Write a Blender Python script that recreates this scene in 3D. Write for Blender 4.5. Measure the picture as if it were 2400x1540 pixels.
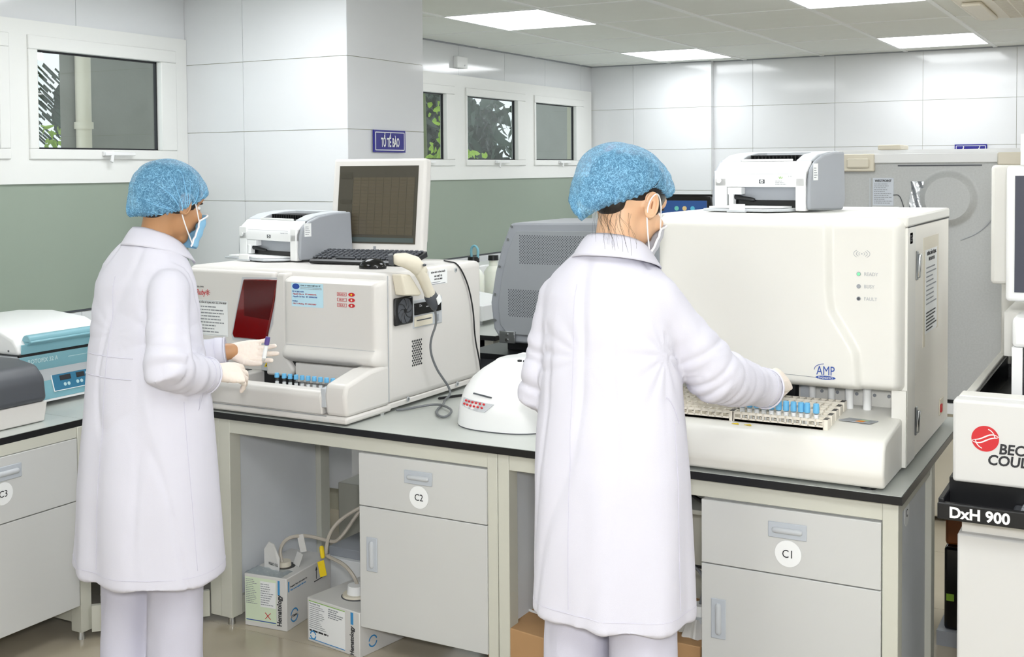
import bpy, bmesh, math, random
from mathutils import Vector, Matrix, noise
random.seed(7)
for o in list(bpy.data.objects): bpy.data.objects.remove(o)
SC = bpy.context.scene; COL = SC.collection
V = Vector; PI = math.pi; R = math.radians
# ------------------------------------------------------------------ camera, world, lamps, exposure
YAW, PIT, ROL = .5033, .0365, -.0072
fw = V((-math.sin(YAW)*math.cos(PIT), math.cos(YAW)*math.cos(PIT), -math.sin(PIT)))
rt = V((math.cos(YAW), math.sin(YAW), 0)); up = rt.cross(fw)
rt2 = rt*math.cos(ROL)+up*math.sin(ROL); up2 = rt2.cross(fw)
cd = bpy.data.cameras.new('camera'); cam = bpy.data.objects.new('camera', cd); COL.objects.link(cam)
m = Matrix((rt2, up2, -fw)).transposed().to_4x4(); m.translation = V((0,0,1.6)); cam.matrix_world = m
cd.sensor_width = 36; cd.lens = 2763/2400*36; cd.shift_y = -(770-496)/2400; cd.clip_start = .05
SC.camera = cam
w = bpy.data.worlds.new('sky'); SC.world = w; w.use_nodes = True
bg = w.node_tree.nodes['Background']; bg.inputs[0].default_value = (.86,.93,1,1); bg.inputs[1].default_value = 1.3
SC.view_settings.view_transform = 'Standard'; SC.view_settings.look = 'None'
SC.view_settings.exposure = 0.0; SC.view_settings.gamma = 1; SC.view_settings.use_curve_mapping = False
PANEL = 10.5      # ceiling panel emission
FLASH = 48       # the photographer's flash head
fl = bpy.data.lights.new('camera_flash', 'AREA'); fl.shape = 'DISK'; fl.size = .22; fl.energy = FLASH; fl.color = (.985,.99,1)
fo = bpy.data.objects.new('camera_flash', fl); COL.objects.link(fo)
fo.matrix_world = Matrix.Translation(V((.02,-.02,1.78))) @ (Matrix((rt, up, -fw)).transposed().to_4x4())
# ------------------------------------------------------------------ materials
def C(h):
    h = h.lstrip('#'); v = [int(h[i:i+2],16)/255 for i in (0,2,4)]
    return tuple(x/12.92 if x<=.04045 else ((x+.055)/1.055)**2.4 for x in v)+(1,)
MATS = {}
def mat(name, col, rough=.5, metal=0, var=.04, scale=8, bump=0, bscale=60, spec=.5, emit=0, trans=0, coat=0, sss=0, stretch=None, ior=None):
    if name in MATS: return MATS[name]
    m = bpy.data.materials.new(name); m.use_nodes = True; nt = m.node_tree; N = nt.nodes; L = nt.links
    b = N['Principled BSDF']; c = C(col) if isinstance(col,str) else col
    tc = N.new('ShaderNodeTexCoord'); mp = N.new('ShaderNodeMapping'); L.new(tc.outputs['Object'], mp.inputs[0])
    if stretch: mp.inputs['Scale'].default_value = stretch
    nz = N.new('ShaderNodeTexNoise'); nz.inputs['Scale'].default_value = scale; nz.inputs['Detail'].default_value = 4
    L.new(mp.outputs[0], nz.inputs[0])
    mx = N.new('ShaderNodeMix'); mx.data_type = 'RGBA'
    mx.inputs[6].default_value = tuple(x*(1-var) for x in c[:3])+(1,); mx.inputs[7].default_value = tuple(min(1,x*(1+var)) for x in c[:3])+(1,)
    L.new(nz.outputs[0], mx.inputs[0]); L.new(mx.outputs[2], b.inputs['Base Color'])
    b.inputs['Roughness'].default_value = rough; b.inputs['Metallic'].default_value = metal
    b.inputs['Specular IOR Level'].default_value = spec
    if coat: b.inputs['Coat Weight'].default_value = coat; b.inputs['Coat Roughness'].default_value = .08
    if sss: b.inputs['Subsurface Weight'].default_value = sss; b.inputs['Subsurface Radius'].default_value = (.012,.005,.003)
    if trans: b.inputs['Transmission Weight'].default_value = trans
    if ior: b.inputs['IOR'].default_value = ior
    if emit: L.new(mx.outputs[2], b.inputs['Emission Color']); b.inputs['Emission Strength'].default_value = emit
    if bump:
        n2 = N.new('ShaderNodeTexNoise'); n2.inputs['Scale'].default_value = bscale; n2.inputs['Detail'].default_value = 3
        L.new(mp.outputs[0], n2.inputs[0])
        bp = N.new('ShaderNodeBump'); bp.inputs['Strength'].default_value = bump; bp.inputs['Distance'].default_value = .002
        L.new(n2.outputs[0], bp.inputs['Height']); L.new(bp.outputs[0], b.inputs['Normal'])
    MATS[name] = m; return m
W_TILE = mat('glazed_wall_tile', '#dfe1e3', .09, var=.025, scale=1.3, stretch=(1,1,4), spec=.45)
W_JOINT = mat('tile_joint', '#bdbba8', .8)
W_GREEN = mat('green_wall_paint', '#929e90', .5, var=.05, scale=2)
CEIL = mat('ceiling_board', '#e9ebe6', .9, var=.02, bump=.1, bscale=300)
RAIL = mat('ceiling_rail_paint', '#eff1ef', .5)
LAMP = mat('lamp_diffuser', (.95,.975,1,1), .4, emit=PANEL, var=0)
PVC = mat('white_window_profile', '#e8e9e6', .28, var=.015)
BLACKR = mat('black_rubber', '#14151a', .45)
FLOOR = mat('beige_floor_tile', '#b8ae9b', .12, var=.08, scale=5, spec=.5)
FJOINT = mat('floor_joint', '#77705e', .7)
CONC = mat('outside_concrete', '#8d8e88', .9, var=.12, scale=6, bump=.5, bscale=40)
BEIGE = mat('machine_beige', '#d9d6d2', .42, var=.015, bump=.05, bscale=500)
IVORY = mat('machine_ivory', '#e3e2dc', .38, var=.01)
IVSIDE = mat('machine_side_putty', '#ebe8e0', .45, var=.015)
WHITE = mat('white_plastic', '#eceded', .3, var=.01)
SHADEW = mat('grey_white_plastic', '#bfc3c7', .4)
GREYP = mat('grey_plastic', '#9b9fa5', .45)
DGREY = mat('dark_grey_plastic', '#4b4e54', .45, var=.06)
BLACK = mat('black_plastic', '#101114', .35)
BLACKG = mat('black_gloss', '#08080a', .12)
BENCH = mat('bench_laminate', '#bcc0bb', .28, var=.03, scale=20)
BFRAME = mat('bench_frame_paint', '#cbcbbf', .45, var=.015)
BDOOR = mat('bench_door_laminate', '#cbccca', .42, var=.012)
BSIDE = mat('bench_side_panel', '#d8dce0', .5)
HANDLE = mat('handle_grey', '#b8bec5', .4)
PAPER = mat('paper', '#eef0f0', .7, var=.01)
PAPERB = mat('blue_paper', '#bfe2f0', .5, var=.05)
INK = mat('ink', '#26272b', .6)
INKG = mat('grey_ink', '#8d9095', .6)
INKL = mat('light_ink', '#b4b7bb', .6)
BLUEINK = mat('blue_ink', '#2b4fa0', .5)
REDINK = mat('red_ink', '#c9272e', .45)
SKYINK = mat('sky_blue_ink', '#3d8fc9', .5)
GREENINK = mat('green_ink', '#86b94a', .5)
CHROME = mat('chrome', '#d6d8da', .15, metal=1)
STEEL = mat('steel', '#a9acae', .35, metal=1)
CARTW = mat('white_carton', '#d3d2cf', .7, var=.03)
CARTB = mat('brown_carton', '#b08a60', .8, var=.06, scale=15)
TUBEH = mat('hose', '#b3aca0', .3)
YELLOW = mat('yellow_tag', '#e6c81e', .5)
SKIN_M = mat('skin_tan', '#b98a62', .5, sss=.08, var=.06, scale=20)
SKIN_W = mat('skin_light', '#e2b793', .5, sss=.1, var=.05, scale=20)
HAIR = mat('black_hair', '#1d1917', .4, stretch=(1,1,.1), scale=200, var=.5)
COATM = mat('white_cotton', '#d5d4df', .8, var=.012, bump=.25, bscale=900, spec=.2)
TROU = mat('white_trouser_cotton', '#cdccda', .85, var=.015, bump=.25, bscale=900, spec=.2)
LATEX = mat('latex_glove', '#e9ddd2', .5, var=.05, scale=30, bump=.5, bscale=120, sss=.05)
MASKB = mat('mask_blue', '#8fc6ea', .7, var=.04, bump=.3, bscale=300)
MASKG = mat('mask_grey', '#c7c8cf', .7, var=.06, bump=.4, bscale=200)
MASKW = mat('mask_white', '#f0f0f2', .7)
TCAP = mat('tube_cap_blue', '#6fbbe8', .35)
RACK = mat('rack_ivory', '#e9e3d6', .4)
TEAL = mat('teal_enamel', '#7fb0bc', .35, var=.02)
TEALD = mat('teal_panel', '#2f7394', .35)
TEALL = mat('teal_print', '#b9d6da', .4)
REDG = mat('dark_red_acrylic', '#6e0406', .06, var=.3, scale=6, coat=.6)
FOIL = mat('foil', '#c5c8cc', .25, metal=.9, bump=1, bscale=40)
GALV = mat('galvanised_sheet', '#b9bbba', .5, metal=.15, var=.12, scale=120)
CREAM = mat('aged_cream_plastic', '#ddd6c4', .45)
SIGNB = mat('sign_blue', '#1d1b86', .3)
CORD = mat('grey_cord', '#6c6f72', .45)
LEAFD = mat('dark_leaf', '#2f4634', .5, var=.35, scale=3)
LEAFG = mat('bright_leaf', '#9cc03a', .5, var=.3, scale=6)
BARK = mat('stem_bark', '#6e7a48', .8)
SHOE = mat('white_shoe', '#d8d8d8', .6)
def glass_mat(name, tint=(1,1,1,1), gl=.08):
    m = bpy.data.materials.new(name); m.use_nodes = True; N = m.node_tree.nodes; L = m.node_tree.links
    N.remove(N['Principled BSDF']); t = N.new('ShaderNodeBsdfTransparent'); t.inputs[0].default_value = tint
    g = N.new('ShaderNodeBsdfGlossy'); g.inputs['Roughness'].default_value = .02
    nz = N.new('ShaderNodeTexNoise'); nz.inputs['Scale'].default_value = 3
    mr = N.new('ShaderNodeMapRange'); mr.inputs[3].default_value = gl*.8; mr.inputs[4].default_value = gl*1.2; L.new(nz.outputs[0], mr.inputs[0])
    x = N.new('ShaderNodeMixShader'); L.new(mr.outputs[0], x.inputs[0]); L.new(t.outputs[0], x.inputs[1]); L.new(g.outputs[0], x.inputs[2])
    L.new(x.outputs[0], N['Material Output'].inputs[0]); return m
GLASS = glass_mat('window_glass', (.93,.96,.94,1), .07)
CLEAR = glass_mat('clear_tube_plastic', (.9,.93,.95,1), .12)
def cap_mat():
    m = bpy.data.materials.new('nonwoven_cap'); m.use_nodes = True; N = m.node_tree.nodes; L = m.node_tree.links
    b = N['Principled BSDF']; b.inputs['Roughness'].default_value = .7
    tc = N.new('ShaderNodeTexCoord'); fac = None
    for k, s in enumerate((55, 95)):
        nz = N.new('ShaderNodeTexNoise'); nz.inputs['Scale'].default_value = s; nz.inputs['Detail'].default_value = 2; nz.inputs['Distortion'].default_value = 1.6
        mp = N.new('ShaderNodeMapping'); mp.inputs['Location'].default_value = (k*3.1,k,0); L.new(tc.outputs['Object'], mp.inputs[0]); L.new(mp.outputs[0], nz.inputs[0])
        s1 = N.new('ShaderNodeMath'); s1.operation = 'SUBTRACT'; L.new(nz.outputs[0], s1.inputs[0]); s1.inputs[1].default_value = .5
        a = N.new('ShaderNodeMath'); a.operation = 'ABSOLUTE'; L.new(s1.outputs[0], a.inputs[0])
        r = N.new('ShaderNodeMapRange'); r.inputs[1].default_value = 0; r.inputs[2].default_value = .04; r.inputs[3].default_value = 1; r.inputs[4].default_value = 0
        L.new(a.outputs[0], r.inputs[0])
        if fac is None: fac = r
        else:
            mxm = N.new('ShaderNodeMath'); mxm.operation = 'MAXIMUM'; L.new(fac.outputs[0], mxm.inputs[0]); L.new(r.outputs[0], mxm.inputs[1]); fac = mxm
    mx = N.new('ShaderNodeMix'); mx.data_type = 'RGBA'; mx.inputs[6].default_value = C('#65a6d2'); mx.inputs[7].default_value = C('#8fc8ea')
    L.new(fac.outputs[0], mx.inputs[0]); L.new(mx.outputs[2], b.inputs['Base Color'])
    al = N.new('ShaderNodeMapRange'); al.inputs[3].default_value = .48; al.inputs[4].default_value = .88; L.new(fac.outputs[0], al.inputs[0])
    L.new(al.outputs[0], b.inputs['Alpha']); return m
CAPM = cap_mat()
# ------------------------------------------------------------------ object helpers
def wm(o):
    m = Matrix.Identity(4)
    while o is not None: m = o.matrix_basis @ m; o = o.parent
    return m
def tag(o, label=None, cat=None, group=None, kind=None):
    if label: o['label'] = label
    if cat: o['category'] = cat
    if group: o['group'] = group
    if kind: o['kind'] = kind
    return o
def thing(name, label, cat, loc=(0,0,0), rz=0, group=None, rot=None):
    o = bpy.data.objects.new(name, None); COL.objects.link(o); o.location = loc; o.rotation_euler = rot or (0,0,rz); o.empty_display_size = .05
    return tag(o, label, cat, group)
class MB:
    """collects shapes; coordinates local to the parent unless world=True at build"""
    def __init__(s): s.v = []; s.f = []
    def add(s, vs, fs):
        b = len(s.v); s.v += [V(p) for p in vs]; s.f += [tuple(i+b for i in f) for f in fs]; return s
    def box(s, x0, x1, y0, y1, z0, z1):
        return s.add([(x,y,z) for x in (x0,x1) for y in (y0,y1) for z in (z0,z1)], [(0,1,3,2),(4,6,7,5),(0,4,5,1),(2,3,7,6),(0,2,6,4),(1,5,7,3)])
    def obox(s, c, ax, ay, az):
        c, ax, ay, az = V(c), V(ax), V(ay), V(az)
        return s.add([c+ax*i+ay*j+az*k for i in (-1,1) for j in (-1,1) for k in (-1,1)], [(0,1,3,2),(4,6,7,5),(0,4,5,1),(2,3,7,6),(0,2,6,4),(1,5,7,3)])
    def prism(s, pts, plane, a, b):
        """outline in a plane ('xz': pts=(x,z) extruded along y from a to b, etc.)"""
        def P(p, d): return {'xy':(p[0],p[1],d),'xz':(p[0],d,p[1]),'yz':(d,p[0],p[1])}[plane]
        n = len(pts); vs = [P(p,a) for p in pts]+[P(p,b) for p in pts]
        return s.add(vs, [tuple(range(n)), tuple(range(2*n-1,n-1,-1))]+[(i,i+n,(i+1)%n+n,(i+1)%n) for i in range(n)])
    def loft(s, rings, cap=True):
        n = len(rings[0]); vs = [p for r in rings for p in r]; fs = []
        for k in range(len(rings)-1):
            for i in range(n): fs.append((k*n+i, k*n+(i+1)%n, (k+1)*n+(i+1)%n, (k+1)*n+i))
        if cap: fs.append(tuple(range(n-1,-1,-1))); fs.append(tuple(range((len(rings)-1)*n, len(rings)*n)))
        return s.add(vs, fs)
    def cyl(s, p0, p1, r0, r1=None, n=16):
        return s.tube([p0,p1], [r0, r0 if r1 is None else r1], n, dome=False)
    def tube(s, pts, rs, n=10, dome=True, flat=1, ref=None):
        pts = [V(p) for p in pts]
        if isinstance(rs,(int,float)): rs = [rs]*len(pts)
        ts = [(pts[min(i+1,len(pts)-1)]-pts[max(i-1,0)]).normalized() for i in range(len(pts))]
        a = V(ref) if ref else V((0,0,1))
        if abs(a.dot(ts[0]))>.95: a = V((1,0,0))
        rings = []; x = None
        for p, t, r in zip(pts, ts, rs):
            x = (a-t*a.dot(t)).normalized() if x is None else (x-t*x.dot(t)).normalized()
            y = t.cross(x)
            rings.append([p+x*(r*flat*math.cos(2*PI*i/n))+y*(r*math.sin(2*PI*i/n)) for i in range(n)])
        if dome:
            def d(c, t, ring, r, sg):
                out = []
                for q in (.5,.86): k = math.sqrt(1-q*q); out.append([c+(p-c)*k+t*(sg*r*q) for p in ring])
                return out
            st = d(pts[0], ts[0], rings[0], rs[0], -1); en = d(pts[-1], ts[-1], rings[-1], rs[-1], 1)
            rings = [st[1],st[0]]+rings+en
        return s.loft(rings)
    def ell(s, c, r, n=20, m=12, M=None):
        c = V(c); vs = []; fs = []
        for j in range(1,m):
            t = PI*j/m
            for i in range(n):
                p = V((r[0]*math.sin(t)*math.cos(2*PI*i/n), r[1]*math.sin(t)*math.sin(2*PI*i/n), r[2]*math.cos(t)))
                if M: p = M@p
                vs.append(c+p)
        tp = V((0,0,r[2])); bt = V((0,0,-r[2]))
        if M: tp, bt = M@tp, M@bt
        k = len(vs); vs += [c+tp, c+bt]
        for j in range(m-2):
            for i in range(n): fs.append((j*n+i,(j+1)*n+i,(j+1)*n+(i+1)%n,j*n+(i+1)%n))
        for i in range(n): fs.append((k,i,(i+1)%n)); fs.append((k+1,(m-2)*n+(i+1)%n,(m-2)*n+i))
        return s.add(vs, fs)
    def disc(s, c, nrm, r, h=.001, n=20, sx=1):
        c = V(c); t = V(nrm).normalized(); return s.tube([c,c+t*h],[r,r],n,dome=False,flat=sx,ref=(V((0,0,1)).cross(t) if abs(t.z)<.9 else (1,0,0)))
    def grid(s, fn, nu, nv, th=None):
        vs = [V(fn(i/nu,j/nv)) for i in range(nu+1) for j in range(nv+1)]; fs = []
        q = lambda i,j: i*(nv+1)+j
        for i in range(nu):
            for j in range(nv): fs.append((q(i,j),q(i+1,j),q(i+1,j+1),q(i,j+1)))
        if th:
            th = V(th); k = len(vs); vs += [p+th for p in vs]; fs += [tuple(reversed([a+k for a in f])) for f in fs]
            bd = [q(i,0) for i in range(nu+1)]+[q(nu,j) for j in range(1,nv+1)]+[q(i,nv) for i in range(nu-1,-1,-1)]+[q(0,j) for j in range(nv-1,0,-1)]
            for a in range(len(bd)): b = (a+1)%len(bd); fs.append((bd[b],bd[a],bd[a]+k,bd[b]+k))
        return s.add(vs, fs)
    def build(s, name, m, parent=None, world=False, bevel=0, seg=2, smooth=40, label=None, kind=None, cat=None, group=None):
        me = bpy.data.meshes.new(name)
        vs = s.v
        if world and parent is not None: inv = wm(parent).inverted(); vs = [inv@p for p in vs]
        me.from_pydata([tuple(p) for p in vs], [], s.f); me.update()
        bm = bmesh.new(); bm.from_mesh(me); bmesh.ops.recalc_face_normals(bm, faces=bm.faces); bm.to_mesh(me); bm.free()
        if smooth: me.shade_smooth(); me.set_sharp_from_angle(angle=R(smooth))
        me.materials.append(m); o = bpy.data.objects.new(name, me); COL.objects.link(o); o.parent = parent
        if bevel:
            b = o.modifiers.new('bevel','BEVEL'); b.width = bevel; b.segments = seg; b.limit_method = 'ANGLE'; b.angle_limit = R(35); b.harden_normals = False
        return tag(o, label, cat, group, kind)
def copy_tree(o, parent=None):
    c = o.copy(); COL.objects.link(c); c.parent = parent
    for ch in list(o.children): copy_tree(ch, c)
    return c
TMP = bpy.data.scenes.new('workbench')
def tmp_dg():
    vl = TMP.view_layers[0]; vl.update(); return vl.depsgraph
def text(name, s, size, m, parent, org, xd, yd, align='LEFT', sx=1, bold=0, h=.0006, world=True, shear=0, label=None, raise_=.0004):
    cu = bpy.data.curves.new('t','FONT'); cu.body = s; cu.size = size; cu.align_x = align; cu.extrude = h/2; cu.offset = bold; cu.shear = shear; cu.resolution_u = 3
    o = bpy.data.objects.new('t', cu); TMP.collection.objects.link(o)
    me = bpy.data.meshes.new_from_object(o.evaluated_get(tmp_dg())); bpy.data.objects.remove(o)
    xd = V(xd).normalized(); yd = V(yd).normalized(); zd = xd.cross(yd); org = V(org)
    M = Matrix((xd,yd,zd)).transposed().to_4x4(); M.translation = org+zd*(h/2+raise_)
    M = M@Matrix.Diagonal((sx,1,1,1))
    if world and parent is not None: M = wm(parent).inverted()@M
    me.transform(M); me.materials.clear(); me.materials.append(m)
    t = bpy.data.objects.new(name, me); COL.objects.link(t); t.parent = parent; me.name = name
    if label: t['label'] = label
    return t
def lines(name, parent, org, xd, yd, w, rows, hgt, m, th=.35, seed=1, world=True, full=False, ind=0):
    """printed lines of small illegible writing: little ink dashes, one per word"""
    rnd = random.Random(seed); xd = V(xd).normalized(); yd = V(yd).normalized(); zd = xd.cross(yd); org = V(org); b = MB(); st = hgt/rows
    for r in range(rows):
        y = -(r+.5)*st; x = ind if not full else 0; end = w*(1 if full else rnd.uniform(.55,1))
        while x < end:
            l = min(rnd.uniform(.6,2.2)*st*th*2.2, end-x)
            if l > .001*0+st*.15: b.obox(org+xd*(x+l/2)+yd*y+zd*.0005, xd*(l/2), yd*(st*th/2), zd*.0003)
            x += l+st*th*.8
    return b.build(name, m, parent, world=world, smooth=0)
def remesh(mb, vox, smooth=2):
    me = bpy.data.meshes.new('r'); me.from_pydata([tuple(p) for p in mb.v], [], mb.f); me.update()
    bm = bmesh.new(); bm.from_mesh(me); bmesh.ops.recalc_face_normals(bm, faces=bm.faces); bm.to_mesh(me); bm.free()
    o = bpy.data.objects.new('r', me); TMP.collection.objects.link(o)
    r = o.modifiers.new('r','REMESH'); r.mode = 'VOXEL'; r.voxel_size = vox
    if smooth: q = o.modifiers.new('s','SMOOTH'); q.factor = .6; q.iterations = smooth
    me2 = bpy.data.meshes.new_from_object(o.evaluated_get(tmp_dg())); bpy.data.objects.remove(o)
    return me2
def mesh_obj(name, me, m, parent, world=True, label=None):
    if world and parent is not None: me.transform(wm(parent).inverted())
    me.materials.clear(); me.materials.append(m); me.shade_smooth(); me.name = name
    o = bpy.data.objects.new(name, me); COL.objects.link(o); o.parent = parent
    if label: o['label'] = label
    return o
def struct(name, mb, m, **k): return mb.build(name, m, kind='structure', smooth=0, **k)
def tiles(parent, us, vs, P, th, m, name='tile', gap=.0013):
    """one box per tile; P(u,v,d) gives world point"""
    for i in range(len(us)-1):
        for j in range(len(vs)-1):
            u0,u1,v0,v1 = us[i]+gap,us[i+1]-gap,vs[j]+gap,vs[j+1]-gap
            if u1-u0<.01 or v1-v0<.01: continue
            b = MB(); b.add([P(u,v,d) for u in (u0,u1) for v in (v0,v1) for d in (-.002,th)], [(0,1,3,2),(4,6,7,5),(0,4,5,1),(2,3,7,6),(0,2,6,4),(1,5,7,3)])
            b.build(name, m, parent, world=True, smooth=0)
# ------------------------------------------------------------------ ROOM
XW, YB, ZC, XR, YF = -4.3, 9.23, 2.464, 3.4, -2.6
T = .76
fl = struct('floor', MB().box(XW-.2, XR, YF, YB+.3, -.08, -.006), FJOINT)
fx = [XW+.66*i for i in range(8)]; fy = [-.2+.66*i for i in range(13)]
tiles(fl, fx, fy, lambda u,v,d:(u,v,-.006+d), .006, FLOOR, 'floor_tile')
struct('floor_near_camera', MB().box(XW, XR, YF, -.2, -.006, 0).box(fx[-1], XR, -.2, YB, -.006, 0), FLOOR)
bpy.data.objects['floor_near_camera'].parent = fl; bpy.data.objects['floor_near_camera'].name = 'floor_slab'
# window wall
us_joint = [-2.0+.66*i for i in range(18)]
wl = struct('wall_left', MB().box(XW-.2,XW,YF,YB+.2,0,1.54).box(XW-.2,XW,YF,YB+.2,2.25,ZC+.05).box(XW-.2,XW,YF,1.9,1.54,2.25).box(XW-.2,XW,4.40,5.3,1.54,2.25).box(XW-.2,XW,9.17,YB+.2,1.54,2.25), W_JOINT)
PL = lambda u,v,d:(XW+d,u,v)
tiles(wl, [1.3,1.96,2.62,3.28,3.735,4.41], [2.25,ZC], PL, .006, W_TILE)
tiles(wl, [5.05,5.72,6.38,7.04,7.70,8.36,9.02,YB], [2.25,ZC], PL, .006, W_TILE)
tiles(wl, [1.3,1.96,2.62,3.28,3.735,4.41], [.3,.64,.965], PL, .006, W_TILE)
tiles(wl, [5.05,5.72,6.38,7.04,7.70,8.36,9.02,YB], [.3,.64,.975], PL, .006, W_TILE)
MB().box(XW-.002,XW+.008,1.3,4.41,.975,1.55).build('painted_panel', W_GREEN, wl, smooth=0)
MB().box(XW-.002,XW+.008,5.05,YB,.985,1.53).build('painted_panel', W_GREEN, wl, smooth=0)
MB().box(XW-.002,XW+.009,1.3,4.41,.966,.974).box(XW-.002,XW+.009,5.05,YB,.976,.984).build('panel_edge', DGREY, wl, smooth=0)
# pillar
wp = struct('wall_pillar', MB().box(XW,-3.296,4.416,5.05,0,ZC), W_JOINT)
vz = [.1,.437,.775,1.113,1.451,1.789,2.127,ZC]
tiles(wp, [XW,-3.915,-3.29], vz, lambda u,v,d:(u,4.416-d,v), .006, W_TILE)
tiles(wp, [4.41,5.05], vz, lambda u,v,d:(-3.296+d,u,v), .006, W_TILE)
# back wall, left part stands 7 cm proud
wb = struct('wall_back', MB().box(XW,-3.225,YB,YB+.3,0,ZC).box(-3.225,XR,YB+.07,YB+.3,0,ZC), W_JOINT)
bz = [.05,.39,.73,1.07,1.41,1.75,2.093,ZC]
tiles(wb, [XW,-3.905,-3.225], bz, lambda u,v,d:(u,YB-d,v), .006, W_TILE)
tiles(wb, [-3.225,-2.892,-2.235,-1.578,-.925,-.27,.39,1.05,1.71,2.37,3.03,XR], bz, lambda u,v,d:(u,YB+.07-d,v), .006, W_TILE)
tiles(wb, [YB-.006,YB+.07], bz, lambda u,v,d:(-3.225+d,u,v), .006, W_TILE)
wr = struct('wall_right', MB().box(XR,XR+.2,YF,YB+.3,0,ZC), W_TILE)
wf = struct('wall_front', MB().box(XW-.2,XR+.2,YF-.2,YF,0,ZC), W_TILE)
# ceiling
ce = struct('ceiling', MB().box(XW-.2,XR+.2,YF-.2,YB+.3,ZC+.03,ZC+.1), CEIL)
gx = [-4.28,-3.575,-2.952,-2.33,-1.70,-1.07,-.44,.19,.82,1.45,2.08,2.71,3.34]
gy = [-2.6,-1.79,-.96,-.13,.70,1.53,2.36,3.19,4.02,4.85,5.68,6.46,7.30,8.17,8.98,9.28]
lamps = [(i,j) for i in (1,4,7,10) for j in (1,4,7,10,13)]
acc = (5,10)
for i in range(len(gx)-1):
    for j in range(len(gy)-1):
        if (i,j) in lamps: continue
        b = MB().box(gx[i]+.004,gx[i+1]-.004,gy[j]+.004,gy[j+1]-.004,ZC+.002,ZC+.012); b.build('ceiling_tile', CEIL, ce, smooth=0)
for x in gx[1:]: MB().box(x-.014,x+.014,YF,YB+.06,ZC-.004,ZC+.004).build('ceiling_rail', RAIL, ce, smooth=0)
for y in gy[1:-1]: MB().box(XW,XR,y-.009,y+.009,ZC-.0015,ZC+.004).build('ceiling_rail', RAIL, ce, smooth=0)
MB().box(XW,XW+.02,5.05,YB,ZC-.006,ZC+.004).box(XW,-3.225,YB-.02,YB,ZC-.006,ZC+.004).box(-3.225,XR,YB+.05,YB+.07,ZC-.006,ZC+.004).build('edge_trim', GREYP, ce, smooth=0)
lab = {(1,10):'white square ceiling lamp nearest the pillar, above the row of three windows',(1,13):'white ceiling lamp close to the back wall, left of centre',(4,10):'ceiling lamp cut off by the top edge of the photo, right of centre',(4,13):'white ceiling lamp close to the back wall, at the right below the air conditioner'}
for (i,j) in lamps:
    t = thing('ceiling_light', lab.get((i,j),'ceiling lamp panel behind or above the camera, out of the photo'), 'ceiling light', ((gx[i]+gx[i+1])/2,(gy[j]+gy[j+1])/2,ZC), group='square ceiling light panels')
    a,b2 = gx[i+1]-gx[i], gy[j+1]-gy[j]
    MB().box(-a/2+.012,a/2-.012,-b2/2+.012,b2/2-.012,-.003,.004).build('diffuser', LAMP, t, smooth=0)
    f = MB()
    for q in ((-a/2+.004,-a/2+.013,-b2/2,b2/2),(a/2-.013,a/2-.004,-b2/2,b2/2),(-a/2,a/2,-b2/2+.004,-b2/2+.013),(-a/2,a/2,b2/2-.013,b2/2-.004)): f.box(q[0],q[1],q[2],q[3],-.006,.006)
    f.build('frame', WHITE, t, smooth=0)
# air conditioner cassette
ac = thing('air_conditioner', 'cream ceiling air conditioner cassette at the top right corner', 'air conditioner', (-.48,6.85,ZC))
MB().box(-.47,.47,-.52,.42,-.028,0).build('panel', CREAM, ac, bevel=.012)
MB().box(-.43,-.33,-.4,.3,-.05,-.028).build('flap', CREAM, ac, bevel=.02, seg=4)
MB().box(.33,.43,-.4,.3,-.05,-.028).build('flap', CREAM, ac, bevel=.02, seg=4)
MB().box(-.28,.28,-.42,.38,-.0295,-.028).build('grille_back', DGREY, ac)
for k in range(26): MB().box(-.28,.28,-.41+k*.031,-.395+k*.031,-.034,-.029).build('grille_slat', CREAM, ac, smooth=0)
for k in range(9): MB().box(-.28+k*.069,-.272+k*.069,-.42,.38,-.0355,-.029).build('grille_bar', CREAM, ac, smooth=0)
# junction box on wall
jb = thing('junction_box', 'small white square box on the tiled wall above the row of three windows', 'junction box', (XW+.006,7.04,2.34))
MB().box(0,.035,-.07,.07,-.04,.04).build('cover', WHITE, jb, bevel=.004); MB().disc((.035,.03,-.02),(1,0,0),.006,.002,8).build('screw', STEEL, jb)
# windows
def casement(w, y0,y1,z0,z1, gy0,gy1,gz0,gz1, handle=True, x=XW):
    s = MB(); X0,X1 = x-.03, x+.028
    s.box(X0,X1,y0,y1,z0,gz0).box(X0,X1,y0,y1,gz1,z1).box(X0,X1,y0,gy0,gz0,gz1).box(X0,X1,gy1,y1,gz0,gz1)
    so = s.build('sash', PVC, w, bevel=.004, world=True)
    g = MB(); k = .008
    g.box(x-.02,x-.004,gy0-k,gy0+k,gz0,gz1).box(x-.02,x-.004,gy1-k,gy1+k,gz0,gz1).box(x-.02,x-.004,gy0,gy1,gz0-k,gz0+k).box(x-.02,x-.004,gy0,gy1,gz1-k,gz1+k)
    g.build('gasket', BLACKR, so, world=True, smooth=0)
    MB().box(x-.016,x-.01,gy0,gy1,gz0,gz1).build('pane', GLASS, so, world=True, smooth=0)
    if handle:
        c = y0+(y1-y0)*.53; h = MB().box(x+.028,x+.045,c-.07,c-.01,z0-.004+.02,z0+.018+.02).box(x+.045,x+.055,c-.07,c+.11,z0+.018,z0+.034)
        h.obox((x+.05,c-.03,z0+.005),(.005,0,0),(0,.008,-.003),(0,.004,.018)); h.build('window_handle', WHITE, so, world=True, bevel=.003)
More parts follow.
